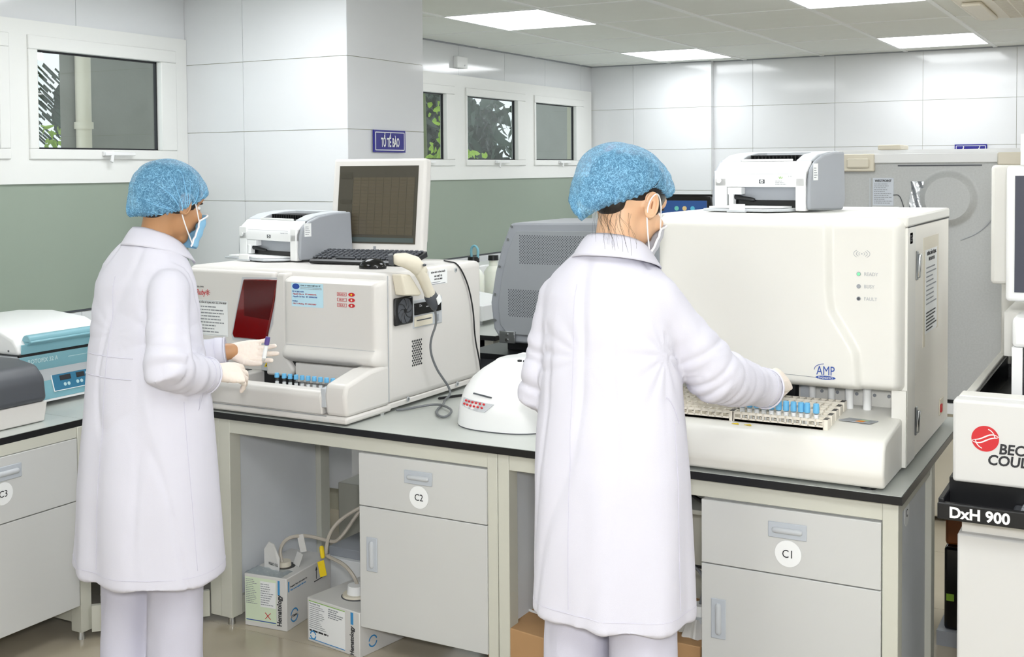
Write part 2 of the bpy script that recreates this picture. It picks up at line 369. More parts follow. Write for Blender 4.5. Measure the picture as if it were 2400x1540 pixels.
def win_frame(name, y0,y1,z0,z1, cs, label):
    f = MB(); X0,X1 = XW-.06, XW+.018
    ys = [y0]+[q for c in cs for q in (c[0],c[1])]+[y1]; zl,zh = cs[0][2],cs[0][3]
    f.box(X0,X1,y0,y1,z0,zl).box(X0,X1,y0,y1,zh,z1)
    for k in range(0,len(ys),2): f.box(X0,X1,ys[k],ys[k+1],zl,zh)
    w = MB().box(XW-.12,XW-.06,y0,y1,z0,z0+.02).box(XW-.12,XW-.06,y0,y1,z1-.02,z1).build(name, PVC, kind='structure', smooth=0)
    w['label'] = label
    f.build('window_frame', PVC, w, smooth=0)
    for c in cs: casement(w,*c)
    return w
win_frame('window_1', 1.85,4.408,1.548,2.255, [(2.45,3.363,1.655,2.192,2.5,3.31,1.70,2.132),(3.459,4.329,1.655,2.192,3.507,4.228,1.70,2.132)], 'white framed window at the upper left with a tilting sash')
win_frame('window_2', 5.15,9.2,1.525,2.25, [(5.2,6.0,1.622,2.17,5.25,5.9,1.665,2.114),(6.1,6.956,1.622,2.17,6.15,6.85,1.665,2.114),(7.108,7.99,1.622,2.17,7.127,7.866,1.665,2.114),(8.14,9.034,1.622,2.17,8.165,8.89,1.665,2.114)], 'row of three small white windows beyond the pillar')
# outside
oc = thing('concrete_wall', 'rough grey concrete wall outside the left window', 'wall', (-5.65,5.6,0))
MB().prism([(-5.6,4.745),(-5.6,6.6),(-5.85,6.6),(-5.85,4.97)],'xy',0,3.2).build('wall_face', CONC, oc, world=True, smooth=0)
MB().tube([(-5.55,4.87,0),(-5.55,4.87,3.2)],[.045,.045],14,dome=False).build('downpipe', CREAM, oc, world=True)
MB().tube([(-5.55,4.87,1.85),(-5.55,4.87,1.89)],[.055,.055],14,dome=False).build('pipe_clip', CREAM, oc, world=True)
oc2 = thing('concrete_column', 'grey concrete column outside the rightmost of the three small windows', 'wall', (-5.65,11.3,0))
MB().prism([(-5.6,10.62),(-5.6,12.9),(-5.9,12.9),(-5.9,11.22)],'xy',0,3.2).build('wall_face', CONC, oc2, world=True, smooth=0)
def foliage(name, cx, cy, cz, sx, sy, sz, n, ll, lw, m, parent, seed=1, droop=.3):
    rnd = random.Random(seed); b = MB()
    for k in range(n):
        c = V((cx+rnd.uniform(-1,1)*sx, cy+rnd.uniform(-1,1)*sy, cz+rnd.uniform(-1,1)*sz))
        d = V((rnd.uniform(-.6,.6), rnd.uniform(-1,1), rnd.uniform(-1,.6)-droop)).normalized(); s_ = d.cross(V((rnd.uniform(.4,1),rnd.uniform(-.5,.5),rnd.uniform(-.5,.5)))).normalized()
        l = ll*rnd.uniform(.6,1.3); ww = lw*rnd.uniform(.7,1.2); nn = d.cross(s_)
        p = [c, c+d*l*.35+s_*ww+nn*ww*.3, c+d*l*.8+s_*ww*.6, c+d*l-nn*l*.1, c+d*l*.8-s_*ww*.6, c+d*l*.35-s_*ww+nn*ww*.3]
        b.add(p, [(0,1,5),(1,2,4,5),(2,3,4)])
    o = b.build(name, m, parent, world=True, kind='stuff', smooth=0); return o
tr = thing('shade_tree', 'dark leafy tree outside behind the middle small window', 'tree', (-7.5,11.5,0))
MB().tube([(-7.6,11.6,0),(-7.5,11.4,1.5),(-7.6,11.5,3.4)],[.14,.11,.09],10).build('trunk', BARK, tr, world=True)
foliage('leaves', -8.1,11.6,1.75,.5,2.6,.75,2600,.34,.055,LEAFD,tr,3)
foliage('high_leaves', -8.1,11.0,2.95,.5,1.6,.45,420,.4,.07,LEAFD,tr,4)
foliage('distant_leaves', -9.5,12.2,1.5,.2,3.8,1.2,5000,.5,.17,LEAFD,tr,14)
vn = thing('climbing_plant', 'bright green vine outside the narrow part window beside the pillar', 'plant', (-5.9,9.2,0))
MB().tube([(-5.8,9.35,0),(-5.78,9.3,1.4),(-5.8,9.28,2.4)],[.01,.01,.006],6).build('stem', BARK, vn, world=True)
foliage('vine_leaves', -5.8,9.25,1.95,.06,.14,.28,60,.09,.03,LEAFG,vn,5)
foliage('lower_leaves', -5.8,9.5,1.66,.06,.5,.12,80,.09,.03,LEAFG,vn,6)
pt = thing('palm_tree', 'palm fronds and green leaves outside the left edge of the big window', 'tree', (-6.6,5.3,0))
fr = MB(); rnd = random.Random(3)
for k in range(110):
    y = 5.16+rnd.random()*.42; z = 2.40-rnd.random()*.50; x = -6.6-.2*rnd.random()
    fr.obox((x,y+.12,z-.1),(.002,0,0),V((0,.06,-.045))*(.5+.6*rnd.random()),V((0,.003,.006)))
fr.build('frond', LEAFD, pt, world=True, smooth=0)
MB().tube([(-6.7,5.28,0),(-6.7,5.30,1.6),(-6.75,5.33,2.6)],[.03,.025,.02],8).build('trunk', BARK, pt, world=True)
foliage('low_leaves', -6.2,5.15,1.74,.12,.28,.17,160,.06,.014,LEAFG,pt,8)
# signs
def sign(name, label, o, xd, w, h, s, cover=None):
    t = thing(name, label, 'sign', o); xd = V(xd); zd = V((0,0,1)); n = xd.cross(zd); o = V(o)
    MB().obox(o+n*.004, xd*(w/2), zd*(h/2), n*.004).build('plate', SIGNB, t, world=True, smooth=0)
    b = MB(); k = .004; e = .011
    for (cx,cz,a,c) in ((0,h/2-e,w/2-e,k/2),(0,-h/2+e,w/2-e,k/2),(w/2-e,0,k/2,h/2-e),(-w/2+e,0,k/2,h/2-e)): b.obox(o+n*.0085+xd*cx+zd*cz, xd*a, zd*c, n*.0008)
    b.build('border', WHITE, t, world=True, smooth=0)
    text('lettering', s, h*.56, WHITE, t, o-zd*(h*.24)+n*.009, xd, zd, 'CENTER', sx=.5, bold=.0016)
    return t
sign('door_sign', 'blue sign lettered TỔ TẾ BÀO on the white tiled pillar', (-3.284,4.73,1.736), (0,1,0), .264, .107, 'TỔ TẾ BÀO')
sign('wall_sign', 'blue sign on the back wall half hidden by the grey refrigerator', (-1.235,YB+.058,1.69), (1,0,0), .225, .13, 'TỔ HUYẾT')
# ------------------------------------------------------------------ BENCHES
def handle(parent, c, xd, w, h, vert=False, n=(0,-1,0)):
    c = V(c); xd = V(xd); zd = V((0,0,1)); n = V(n)
    p = MB().obox(c+n*.002, xd*(w/2), zd*(h/2), n*.002).build('handle', HANDLE, parent, world=True, bevel=.0025)
    if vert: a,b2 = c-zd*(h*.32), c+zd*(h*.32); r = w*.22
    else: a,b2 = c-xd*(w*.32), c+xd*(w*.32); r = h*.2
    MB().tube([a+n*.003,b2+n*.003],[r,r],12,flat=1).build('grip', SHADEW, p, world=True)
def sticker(parent, c, xd, n, s, r=.036):
    c = V(c); n = V(n)
    p = MB().disc(c+n*.0005, n, r, .0008, 28).build('round_label', PAPER, parent, world=True, label='white round label lettered '+s)
    text('lettering', s, r*.85, INK, p, c-V((0,0,r*.3))+n*.0013, xd, (0,0,1), 'CENTER', sx=.9)
def cabinet(name, label, x0, x1, s, sxc, dz, bot=.105, top=.682, side='y'):
    t = thing(name, label, 'cabinet', ((x0+x1)/2,3.3,0))
    MB().box(x0+.002,x1-.002,3.112,3.55,.17,top).build('carcass', BDOOR, t, world=True, bevel=.002)
    d = MB().box(x0,x1,3.09,3.11,dz+.0015,top-.002).build('drawer', BDOOR, t, world=True, bevel=.002)
    e = MB().box(x0,x1,3.09,3.11,bot,dz-.0015).build('door', BDOOR, t, world=True, bevel=.002)
    handle(d, (sxc,3.09,.6245), (1,0,0), .105, .043)
    sticker(d, (sxc+.002,3.0895,.563), (1,0,0), (0,-1,0), s)
    handle(e, (x0+.05,3.09,.352), (1,0,0), .042, .112, True)
    return t
cabinet('drawer_cabinet', 'light grey cabinet with label C2 under the bench between the two people', -2.278,-1.797,'C2',-2.046,.507)
cabinet('drawer_cabinet', 'light grey cabinet with label C1 under the large white analyser', -1.108,-.622,'C1',-.866,.502)
# island worktop
wt = thing('worktop', 'grey laminate worktop with black edge carrying both analysers', 'worktop', (-1.9,3.5,T))
topo = [(-4.27,2.78),(-3.21,2.78),(-2.94,3.08),(-.566,3.07),(-.566,4.13),(-4.27,4.13)]
MB().prism(topo,'xy',T-.023,T-.0015).build('core', BLACK, wt, world=True, smooth=0)
MB().prism([(x+(-.002 if x>-4 else .0),y+(.002 if y<3.5 else 0)) for x,y in topo],'xy',T-.0015,T).build('laminate', BENCH, wt, world=True, smooth=0)
def frame_bench(name, label, parts, loc):
    t = thing(name, label, 'bench', loc)
    for (nm,m,*q) in parts: MB().box(*q).build(nm, m, t, world=True, bevel=.002)
    return t
fr1 = frame_bench('bench_frame', 'beige bench frame under the left analyser, open at its left end', [
 ('leg',BFRAME,-2.935,-2.885,3.095,3.15,.03,.737),('leg',BFRAME,-2.885,-2.835,3.095,3.15,.03,.737),
 ('leg',BFRAME,-1.797,-1.762,3.095,3.15,.03,.737),('leg',BFRAME,-2.885,-2.835,3.60,3.655,.03,.737),('leg',BFRAME,-1.797,-1.762,3.60,3.655,.03,.737),
 ('front_rail',BFRAME,-2.84,-1.797,3.097,3.14,.685,.737),('back_rail',BFRAME,-2.84,-1.797,3.61,3.65,.70,.737),
 ('side_rail',BFRAME,-2.88,-2.84,3.15,3.60,.03,.09),('side_rail',BFRAME,-2.88,-2.84,3.15,3.60,.685,.737),
 ('side_panel',BSIDE,-2.875,-2.858,3.15,3.60,.09,.685)], (-2.35,3.5,0))
fr2 = frame_bench('bench_frame', 'beige bench frame under the large white analyser', [
 ('leg',BFRAME,-1.760,-1.722,3.095,3.15,.03,.737),('leg',BFRAME,-.62,-.58,3.095,3.15,.03,.737),
 ('leg',BFRAME,-1.760,-1.722,3.60,3.655,.03,.737),('leg',BFRAME,-.63,-.58,3.60,3.655,.03,.737),
 ('front_rail',BFRAME,-1.722,-.62,3.097,3.14,.685,.737),('back_rail',BFRAME,-1.722,-.62,3.61,3.65,.69,.737),
 ('side_rail',BFRAME,-.62,-.585,3.15,3.60,.69,.737),('side_rail',BFRAME,-.62,-.585,3.15,3.60,.03,.09),('side_panel',BSIDE,-.61,-.598,3.15,3.60,.09,.69),
 ('side_panel',BSIDE,-1.752,-1.735,3.15,3.60,.09,.685),('side_rail',BFRAME,-1.757,-1.727,3.15,3.60,.03,.09),
 ('shelf',BFRAME,-1.73,-1.11,3.45,3.60,.52,.535)], (-1.2,3.5,0))
for t, xs in ((fr1,(-2.86,-1.78)),(fr2,(-1.74,-.6))):
    for x in xs:
        for y in (3.12,3.63): MB().cyl((x,y,0),(x,y,.032),.014,.01,10).build('levelling_foot', CHROME, t, world=True)
sticker(fr2, (-.5975,3.30,.655), (0,1,0), (1,0,0), 'C')
# corner (diagonal) unit
cu_ = thing('corner_cabinet', 'beige corner unit behind the man in the white coat', 'cabinet', (-3.1,3.0,0))
a = V((-3.19,2.79,0)); b_ = V((-2.935,3.09,0)); d = (b_-a).normalized(); n = V((d.y,-d.x,0)); mid = (a+b_)/2; hw = (b_-a).length/2
MB().obox(mid-n*.012+V((0,0,.42)), d*(hw-.03), n*.008, V((0,0,.3))).build('front_panel', BDOOR, cu_, world=True)
MB().obox(mid-n*.006+V((0,0,.07)), d*hw, n*.01, V((0,0,.045))).build('base_rail', BFRAME, cu_, world=True)
MB().obox(mid-n*.006+V((0,0,.71)), d*hw, n*.01, V((0,0,.026))).build('top_rail', BFRAME, cu_, world=True)
# left wall bench with C3
wt2 = thing('worktop', 'grey worktop with black edge along the window at the left', 'worktop', (-3.7,1.5,T))
MB().box(-4.27,-3.205,-.6,2.78,T-.023,T-.0015).build('core', BLACK, wt2, world=True, smooth=0)
MB().box(-4.27,-3.207,-.6,2.78,T-.0015,T).build('laminate', BENCH, wt2, world=True, smooth=0)
c3 = thing('drawer_cabinet', 'light grey cabinet with label C3 at the left edge', 'cabinet', (-3.4,2.4,0))
MB().box(-3.62,-3.222,1.9,2.75,.13,.70).build('carcass', BDOOR, c3, world=True)
dr = MB().box(-3.22,-3.2,1.9,2.752,.4875,.699).build('drawer', BDOOR, c3, world=True, bevel=.002)
do = MB().box(-3.22,-3.2,1.9,2.752,.125,.4845).build('door', BDOOR, c3, world=True, bevel=.002)
handle(dr, (-3.2,2.475,.646), (0,1,0), .105, .046, n=(1,0,0)); sticker(dr, (-3.1995,2.458,.583), (0,1,0), (1,0,0), 'C3')
fr3 = frame_bench('bench_frame', 'beige bench frame of the wall bench at the left', [
 ('leg',BFRAME,-3.25,-3.2,2.755,2.8,.03,.737),('front_rail',BFRAME,-3.245,-3.205,-.5,2.755,.70,.737),('leg',BFRAME,-4.2,-4.15,2.755,2.8,.03,.737),
 ('side_rail',BFRAME,-4.15,-3.25,2.757,2.797,.06,.12),('side_panel',BFRAME,-4.15,-3.25,2.765,2.785,.12,.73)], (-3.7,1.5,0))
MB().cyl((-3.225,2.775,0),(-3.225,2.775,.03),.014,.01,10).build('levelling_foot', CHROME, fr3, world=True)
# ------------------------------------------------------------------ LEFT ANALYSER (red window)
ra = thing('blood_analyser', 'beige tabletop analyser with a dark red window and a tray of blue capped tubes', 'lab machine', (-2.78,3.5,T))
B = lambda nm, m, *q, **k: MB().box(*q).build(nm, m, k.pop('p', ra), world=True, **k)
B('side_housing', BEIGE, -3.24,-2.318,3.325,3.96,.79,1.243, bevel=.022, seg=4)
B('base_strip', BEIGE, -3.235,-2.322,3.33,3.95,.772,.792, bevel=.004)
for x in (-3.15,-2.37):
    for y in (3.42,3.85): MB().cyl((x,y,T),(x,y,.775),.018,.018,12).build('foot', STEEL, ra, world=True)
MB().cyl((-2.335,3.30,T),(-2.335,3.30,.782),.011,.011,12).build('foot', CHROME, ra, world=True)
# left front fascia
B('front_fascia', BEIGE, -3.238,-2.80,3.30,3.335,.90,1.232, bevel=.012, seg=3)
# centre fascia strip between red window and door
MB().prism([(-2.775,1.232),(-2.735,1.232),(-2.735,.93),(-2.70,.885),(-2.72,.86),(-2.83,.86),(-2.83,.99),(-2.80,1.05)],'xz',3.285,3.34).build('front_fascia', BEIGE, ra, world=True, bevel=.01, seg=3)
# door: bulged at the bottom
def door(u,v):
    x = -2.732+u*.412; z = .915+v*.305
    b = .0; 
    if v<.22: b = .018*math.sin(PI*v/.22*.5+0)*math.cos(v/.22*PI*.5)*2
    e = min(u,1-u); r = .03*(1-min(1,e/.05))**2*(1 if u>.5 else .35)
    zz = .03*(1-min(1,(1-v)/.05))**2
    lo = .035*(1-min(1,v/.09))**2
    return (x, 3.268-b+r+zz+lo, z)
MB().grid(door, 40, 40, (0,.05,0)).build('door', BEIGE, ra, world=True)
B('door_seam', INKL, -2.72,-2.335,3.2655,3.2675,.9815,.9825)
B('upper_seam', INKL, -2.3195,-2.3165,3.322,3.3245,.80,1.235)
# red window
rw = MB().prism([(-2.934,1.203),(-2.775,1.207),(-2.80,1.10),(-2.832,.985),(-2.985,.985),(-2.992,1.0),(-2.965,1.10)],'xz',3.288,3.305).build('window_panel', REDG, ra, world=True, bevel=.004, label='dark red translucent window')
MB().prism([(-2.945,1.21),(-2.765,1.214),(-2.79,1.10),(-2.825,.978),(-2.996,.976),(-3.002,.995),(-2.973,1.10)],'xz',3.296,3.302).build('window_rim', SHADEW, ra, world=True, smooth=0)
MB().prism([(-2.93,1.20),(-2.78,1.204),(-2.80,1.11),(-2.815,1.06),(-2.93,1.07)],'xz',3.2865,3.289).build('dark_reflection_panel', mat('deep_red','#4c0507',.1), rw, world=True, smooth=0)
# lower front under window, sample point panel
B('lower_front', BEIGE, -3.238,-2.70,3.31,3.34,.85,.99, bevel=.004)
B('probe_panel', SHADEW, -2.862,-2.805,3.296,3.31,.872,.982, bevel=.003)
MB().prism([(-2.846,.887),(-2.826,.887),(-2.836,.905)],'xz',3.2945,3.296).build('warning_triangle', YELLOW, ra, world=True, smooth=0)
MB().prism([(-2.839,.891),(-2.833,.891),(-2.836,.898)],'xz',3.294,3.2945).build('warning_mark', INK, ra, world=True, smooth=0)
# tray front: walls around a dark trough
tr_ = MB().prism([(3.085,.79),(3.075,.85),(3.085,.868),(3.11,.872),(3.125,.872),(3.125,.79)],'yz',-3.24,-2.42).build('tray_front', BEIGE, ra, world=True, bevel=.006, seg=3)
B('tray_floor', BLACK, -2.87,-2.40,3.12,3.31,.79,.801)
B('tray_deck', BEIGE, -3.238,-2.855,3.11,3.32,.79,.873, bevel=.006)
B('dark_recess', BLACK, -3.0,-2.90,3.20,3.29,.8735,.875)
B('trough_back', BLACK, -2.86,-2.70,3.305,3.312,.81,.915)
MB().prism([(-2.695,.915),(-2.44,.915),(-2.42,.90),(-2.42,.87),(-2.47,.845),(-2.695,.845)],'xz',3.285,3.31).build('slide_door', BEIGE, ra, world=True, bevel=.004)
MB().prism([(3.085,.79),(3.075,.86),(3.085,.895),(3.13,.905),(3.22,.925),(3.33,.93),(3.33,.79)],'yz',-2.405,-2.318).build('tray_end', BEIGE, ra, world=True, bevel=.012, seg=3)
B('tray_notch', SHADEW, -2.425,-2.402,3.083,3.13,.815,.88, bevel=.004)
MB().prism([(-3.24,.766),(-3.24,.79),(-2.318,.79),(-2.318,.766)],'xz',3.082,3.34).build('tray_base', BEIGE, ra, world=True, bevel=.008)
B('base_line', INKG, -3.2,-2.40,3.0795,3.0815,.7885,.7905)
# labels on the front
FY = 3.2995
p = B('notice', PAPER, -3.186,-3.02,FY-.0012,FY,.985,1.117, label='white instruction sheet')
text('lettering','HƯỚNG DẪN SỬ DỤNG MÁY CELL DYN RUBY',.0095,INK,p,(-3.18,FY-.0014,1.105),(1,0,0),(0,0,1),sx=.78)
lines('small_print',p,(-3.176,FY-.0014,1.098),(1,0,0),(0,0,1),.15,9,.105,INKG,seed=4)
B('border_line', INKG, -3.183,-3.023,FY-.0016,FY-.0012,1.1135,1.1145, p=p); B('border_line', INKG, -3.183,-3.023,FY-.0016,FY-.0012,.9875,.9885, p=p)
text('logo_lettering','Ruby',.03,REDINK,ra,(-3.175,FY,1.135),(1,0,0),(0,0,1),sx=.75,shear=.2)
text('small_lettering','CELL-DYN',.008,INK,ra,(-3.175,FY,1.163),(1,0,0),(0,0,1))
lg = MB(); 
for k in range(8):
    q = k*PI/4; c = V((-3.118,FY-.0006,1.145)); dd = V((math.cos(q),0,math.sin(q))); lg.obox(c+dd*.007, dd*.005, V((0,.0004,0)), V((-dd.z,0,dd.x))*.0009)
lg.build('star_mark', REDINK, ra, world=True, smooth=0)
lg = MB().box(-3.212,-3.187,FY-.001,FY,1.138,1.142).box(-3.212,-3.187,FY-.001,FY,1.16,1.164).box(-3.191,-3.187,FY-.001,FY,1.138,1.164).box(-3.212,-3.208,FY-.001,FY,1.138,1.15).box(-3.212,-3.187,FY-.001,FY,1.149,1.152)
lg.build('logo_mark', INK, ra, world=True, smooth=0)
DY = 3.2678
def cardtop(u,v): return 0
cp = B('service_sticker', PAPERB, -2.692,-2.552,DY-.001,DY,1.119,1.202, label='pale blue service sticker', bevel=.0004)
MB().disc((-2.672,DY-.001,1.190),(0,-1,0),.010,.0005,20,sx=1.6).build('emblem', BLUEINK, cp, world=True)
text('lettering','CÔNG TY TNHH THIẾT BỊ Y TẾ',.0062,INK,cp,(-2.652,DY-.001,1.192),(1,0,0),(0,0,1))
lines('small_print',cp,(-2.652,DY-.001,1.190),(1,0,0),(0,0,1),.095,2,.010,INKG,seed=2)
text('lettering','Kỹ sư phụ trách:',.0075,BLUEINK,cp,(-2.688,DY-.001,1.170),(1,0,0),(0,0,1))
text('lettering','- Nguyễn Văn Lai   ĐT: 0908907796',.0072,REDINK,cp,(-2.688,DY-.001,1.161),(1,0,0),(0,0,1))
text('lettering','- Nguyễn Chí Vinh   ĐT: 0909063186',.0072,BLUEINK,cp,(-2.688,DY-.001,1.152),(1,0,0),(0,0,1))
text('lettering','Hotline:',.0075,BLUEINK,cp,(-2.688,DY-.001,1.136),(1,0,0),(0,0,1))
text('lettering','- Phú Tri Phương - ĐT: 0902736867',.0072,REDINK,cp,(-2.688,DY-.001,1.127),(1,0,0),(0,0,1))
for k,(s,z) in enumerate((('READY',1.171),('BUSY',1.152),('FAULT',1.133))):
    fr = MB(); x0,x1,h = -2.492,-2.452,.006
    fr.box(x0,x1,DY-.001,DY,z+h-.001,z+h).box(x0,x1,DY-.001,DY,z-h,z-h+.001).box(x0,x0+.001,DY-.001,DY,z-h,z+h).box(x1-.001,x1,DY-.001,DY,z-h,z+h)
    q = fr.build('status_label', REDINK, ra, world=True, smooth=0); text('lettering',s,.0095,REDINK,q,((x0+x1)/2,DY,z-.0035),(1,0,0),(0,0,1),'CENTER')
    l = MB().disc((-2.43,DY,z),(0,-1,0),.0068,.0015,20,sx=2).build('status_light', REDINK, ra, world=True)
    MB().disc((-2.43,DY-.0015,z),(0,-1,0),.0035,.001,12).build('lens', YELLOW if k==0 else CREAM, l, world=True)
# side face X=-2.318
SX = -2.318
fan = B('fan_guard', BLACK, SX,SX+.012,3.352,3.463,1.058,1.155, bevel=.006)
MB().disc((SX+.012,3.408,1.107),(1,0,0),.044,.002,28).build('fan_opening', DGREY, fan, world=True)
for k in range(8):
    q0 = k*PI/4; pts = [V((SX+.0145,3.408+r_*math.cos(q0+r_*22),1.107+r_*math.sin(q0+r_*22))) for r_ in (.006,.014,.022,.030,.038,.043)]
    MB().tube(pts,.0014,5).build('fan_blade', BLACK, fan, world=True)
MB().disc((SX+.014,3.408,1.107),(1,0,0),.008,.002,14).build('fan_hub', BLACK, fan, world=True)
dv = B('drive_bay', SHADEW, SX-.001,SX+.003,3.474,3.665,1.035,1.135, bevel=.003)
B('disc_drive', BLACKG, SX+.002,SX+.008,3.48,3.652,1.082,1.124, p=dv, bevel=.001)
B('floppy_drive', CREAM, SX+.002,SX+.007,3.48,3.595,1.04,1.076, p=dv, bevel=.001)
B('floppy_slot', DGREY, SX+.007,SX+.0078,3.49,3.585,1.060,1.064, p=dv)
B('drive_button', GREYP, SX+.003,SX+.007,3.615,3.638,1.045,1.072, p=dv, bevel=.002)
text('lettering','52x',.012,INKL,dv,(SX+.008,3.505,1.11),(0,1,0),(0,0,1)); B('drive_mark', INKL, SX+.008,SX+.0085,3.55,3.575,1.105,1.108, p=dv)
vh = MB()
for r_ in range(11):
    for c_ in range(6 if r_%2==0 else 5): vh.disc((SX-.0005,3.471+c_*.0115+(0 if r_%2==0 else .0057),.99-r_*.0086),(1,0,0),.0042,.0009,8)
vh.build('vent_holes', INK, ra, world=True, kind='stuff', smooth=0)
for (y,z) in ((3.767,1.221),(3.44,.79),(3.772,.79)):
    s_ = MB().disc((SX,y,z),(1,0,0),.009,.002,14).build('screw_cup', SHADEW, ra, world=True); MB().disc((SX+.002,y,z),(1,0,0),.005,.001,10).build('screw', STEEL, s_, world=True)
nt_ = B('side_note', PAPER, SX,SX+.001,3.582,3.706,1.178,1.231, label='small white printed note')
text('lettering','BỆNH VIỆN THỐNG NHẤT',.008,INK,nt_,(SX+.001,3.644,1.221),(0,1,0),(0,0,1),'CENTER'); 
text('lettering','MÃ THIẾT BỊ:',.009,INK,nt_,(SX+.001,3.644,1.206),(0,1,0),(0,0,1),'CENTER'); text('lettering','HHO1.01.0001',.009,INK,nt_,(SX+.001,3.644,1.195),(0,1,0),(0,0,1),'CENTER')
lines('small_print',nt_,(SX+.001,3.586,1.19),(0,1,0),(0,0,1),.115,2,.012,INKG)
# ------------------------------------------------------------------ sample tubes
def make_tube(label, group, L=.075, r=.0062, ch=.018):
    t = thing('sample_tube', label, 'test tube', group=group)
    MB().tube([(0,0,r),(0,0,L-.004)],[r,r],12).build('tube_body', CLEAR, t)
    MB().cyl((0,0,.012),(0,0,L*.72),r+.0004,None,14).build('paper_label', PAPER, t)
    MB().tube([(0,0,L-ch),(0,0,L-.004),(0,0,L+.008)],[.0084,.0084,.0076],16,dome=False).build('cap', TCAP, t, bevel=.0008)
    return t
tp = make_tube('x','y'); tp2 = make_tube('x','y',ch=.008)
def put_tube(loc, label, group, used=set()):
    src = tp2 if 'left' in group else tp
    o = copy_tree(src) if src.name in used else src; used.add(src.name)
    o.location = loc; o['label'] = label; o['group'] = group; return o
def make_rack(n, step, depth, label, group, h=.045, nm='tube_rack'):
    t = thing(nm, label, 'rack', group=group); Lx = n*step
    b = MB().box(0,Lx,0,depth,0,.008).box(-.006,0,0,depth,0,h).box(Lx,Lx+.012,0,depth,0,h)
    b.box(0,Lx,0,.002,0,.012).box(0,Lx,depth-.002,depth,0,.012)
    b.build('rack_base', RACK, t, bevel=.0008)
    q = MB()
    for i in range(n+1): q.box(i*step-.0018,i*step+.0018,0,depth,.008,h)
    for y0 in (0,depth-.003): q.box(0,Lx,y0,y0+.003,h-.007,h)
    q.build('divider_grid', RACK, t, smooth=0)
    k = MB()
    for i in range(3): k.box(Lx-.001,Lx+.011,depth*(.12+.3*i),depth*(.12+.3*i)+depth*.16,h,h+.0006)
    k.build('rack_marks', INK, t, smooth=0)
    return t
rk = make_rack(10,.0262,.03,'ivory tube rack sunk in the tray of the left analyser','r'); rk.location = (-2.69,3.155,.802); del rk['group']
places = ['leftmost','second from the left','third from the left','fourth from the left','fifth from the left','fifth from the right','fourth from the right','third from the right','second from the right','rightmost']
for i in range(10):
    put_tube((-2.676+i*.0262+(0 if i else -.006),3.17,.814), places[i]+' of ten blue capped tubes in the left analyser tray', 'blue capped tubes in the left analyser')
# ------------------------------------------------------------------ BIG WHITE ANALYSER
an = thing('chemistry_analyser', 'large white analyser with a blue oval logo and a front rack of blue capped tubes', 'lab machine', (-.96,3.5,T))
A = lambda nm, m, *q, **k: MB().box(*q).build(nm, m, k.pop('p', an), world=True, **k)
A('body', IVSIDE, -1.31,-.602,3.44,4.03,.775,1.432, bevel=.004)
A('top_cover', IVORY, -1.318,-.600,3.32,4.035,1.432,1.463, bevel=.006)
A('corner_post', IVORY, -.625,-.601,3.325,3.44,.775,1.43, bevel=.002)
A('inner_back', IVORY, -1.31,-.62,3.43,3.445,.90,1.0)
A('side_edge', IVORY, -.64,-.602,3.31,3.325,.775,.985)
def curve_x(z):   # edge of the raised front field
    pts = [(1.47,-.805),(1.26,-.802),(1.20,-.795),(1.14,-.757),(1.09,-.728),(1.03,-.722),(.95,-.72)]
    for (z0,x0),(z1,x1) in zip(pts,pts[1:]):
        if z<=z0 and z>=z1: s = (z0-z)/(z0-z1); return x0+(x1-x0)*s
    return -.72
def cover(u,v):
    x = -1.322+u*.7205; z = .982+v*.478
    sm = min(1,max(0,(x-curve_x(z)+.011)/.022)); sm = sm*sm*(3-2*sm)
    y = 3.262+.020*sm
    e = (1-u)*.722; y += .07*(1-min(1,e/.032))**2.2
    e = u*.709; y += .07*(1-min(1,e/.04))**2.4
    e = (1-v)*.488; y += .05*(1-min(1,e/.03))**2.2
    e = v*.488; y += .035*(1-min(1,e/.022))**2.2
    return (x,y,z)
us = MB().grid(cover, 150, 70, (0,.07,0)).build('front_cover', IVORY, an, world=True, smooth=60)
us.data.update()
# tray
MB().prism([(3.43,.915),(3.30,.909),(3.125,.893),(3.095,.886),(3.08,.868),(3.068,.805),(3.085,.768),(3.43,.768)],'yz',-1.30,-.612).build('sample_tray', IVORY, an, world=True, bevel=.01, seg=4)
A('tray_well', BLACK, -1.298,-.775,3.40,3.43,.914,.918)
for x in (-1.25,-.66):
    for y in (3.12,3.95): MB().cyl((x,y,T),(x,y,.775),.022,.022,14).build('foot', BLACK, an, world=True)
# things seen in the slot
for x,r_ in ((-.855,.010),(-.80,.010),(-.75,.012),(-.70,.012)): MB().cyl((x-.02,3.38,.912),(x-.02,3.38,.985),r_,r_,12).build('tubing_column', WHITE, an, world=True)
for x in (-.90,-.86,-.815,-.76,-.71,-.67): MB().disc((x,3.43,.945),(0,-1,0),.005,.002,10).build('slot_screw', INKG, an, world=True)
A('probe_block', BLACK, -1.0,-.925,3.38,3.42,.915,.985); A('probe_label', PAPER, -.965,-.945,3.376,3.379,.945,.972); A('slot_plate', SHADEW, -.915,-.885,3.40,3.43,.915,.985)
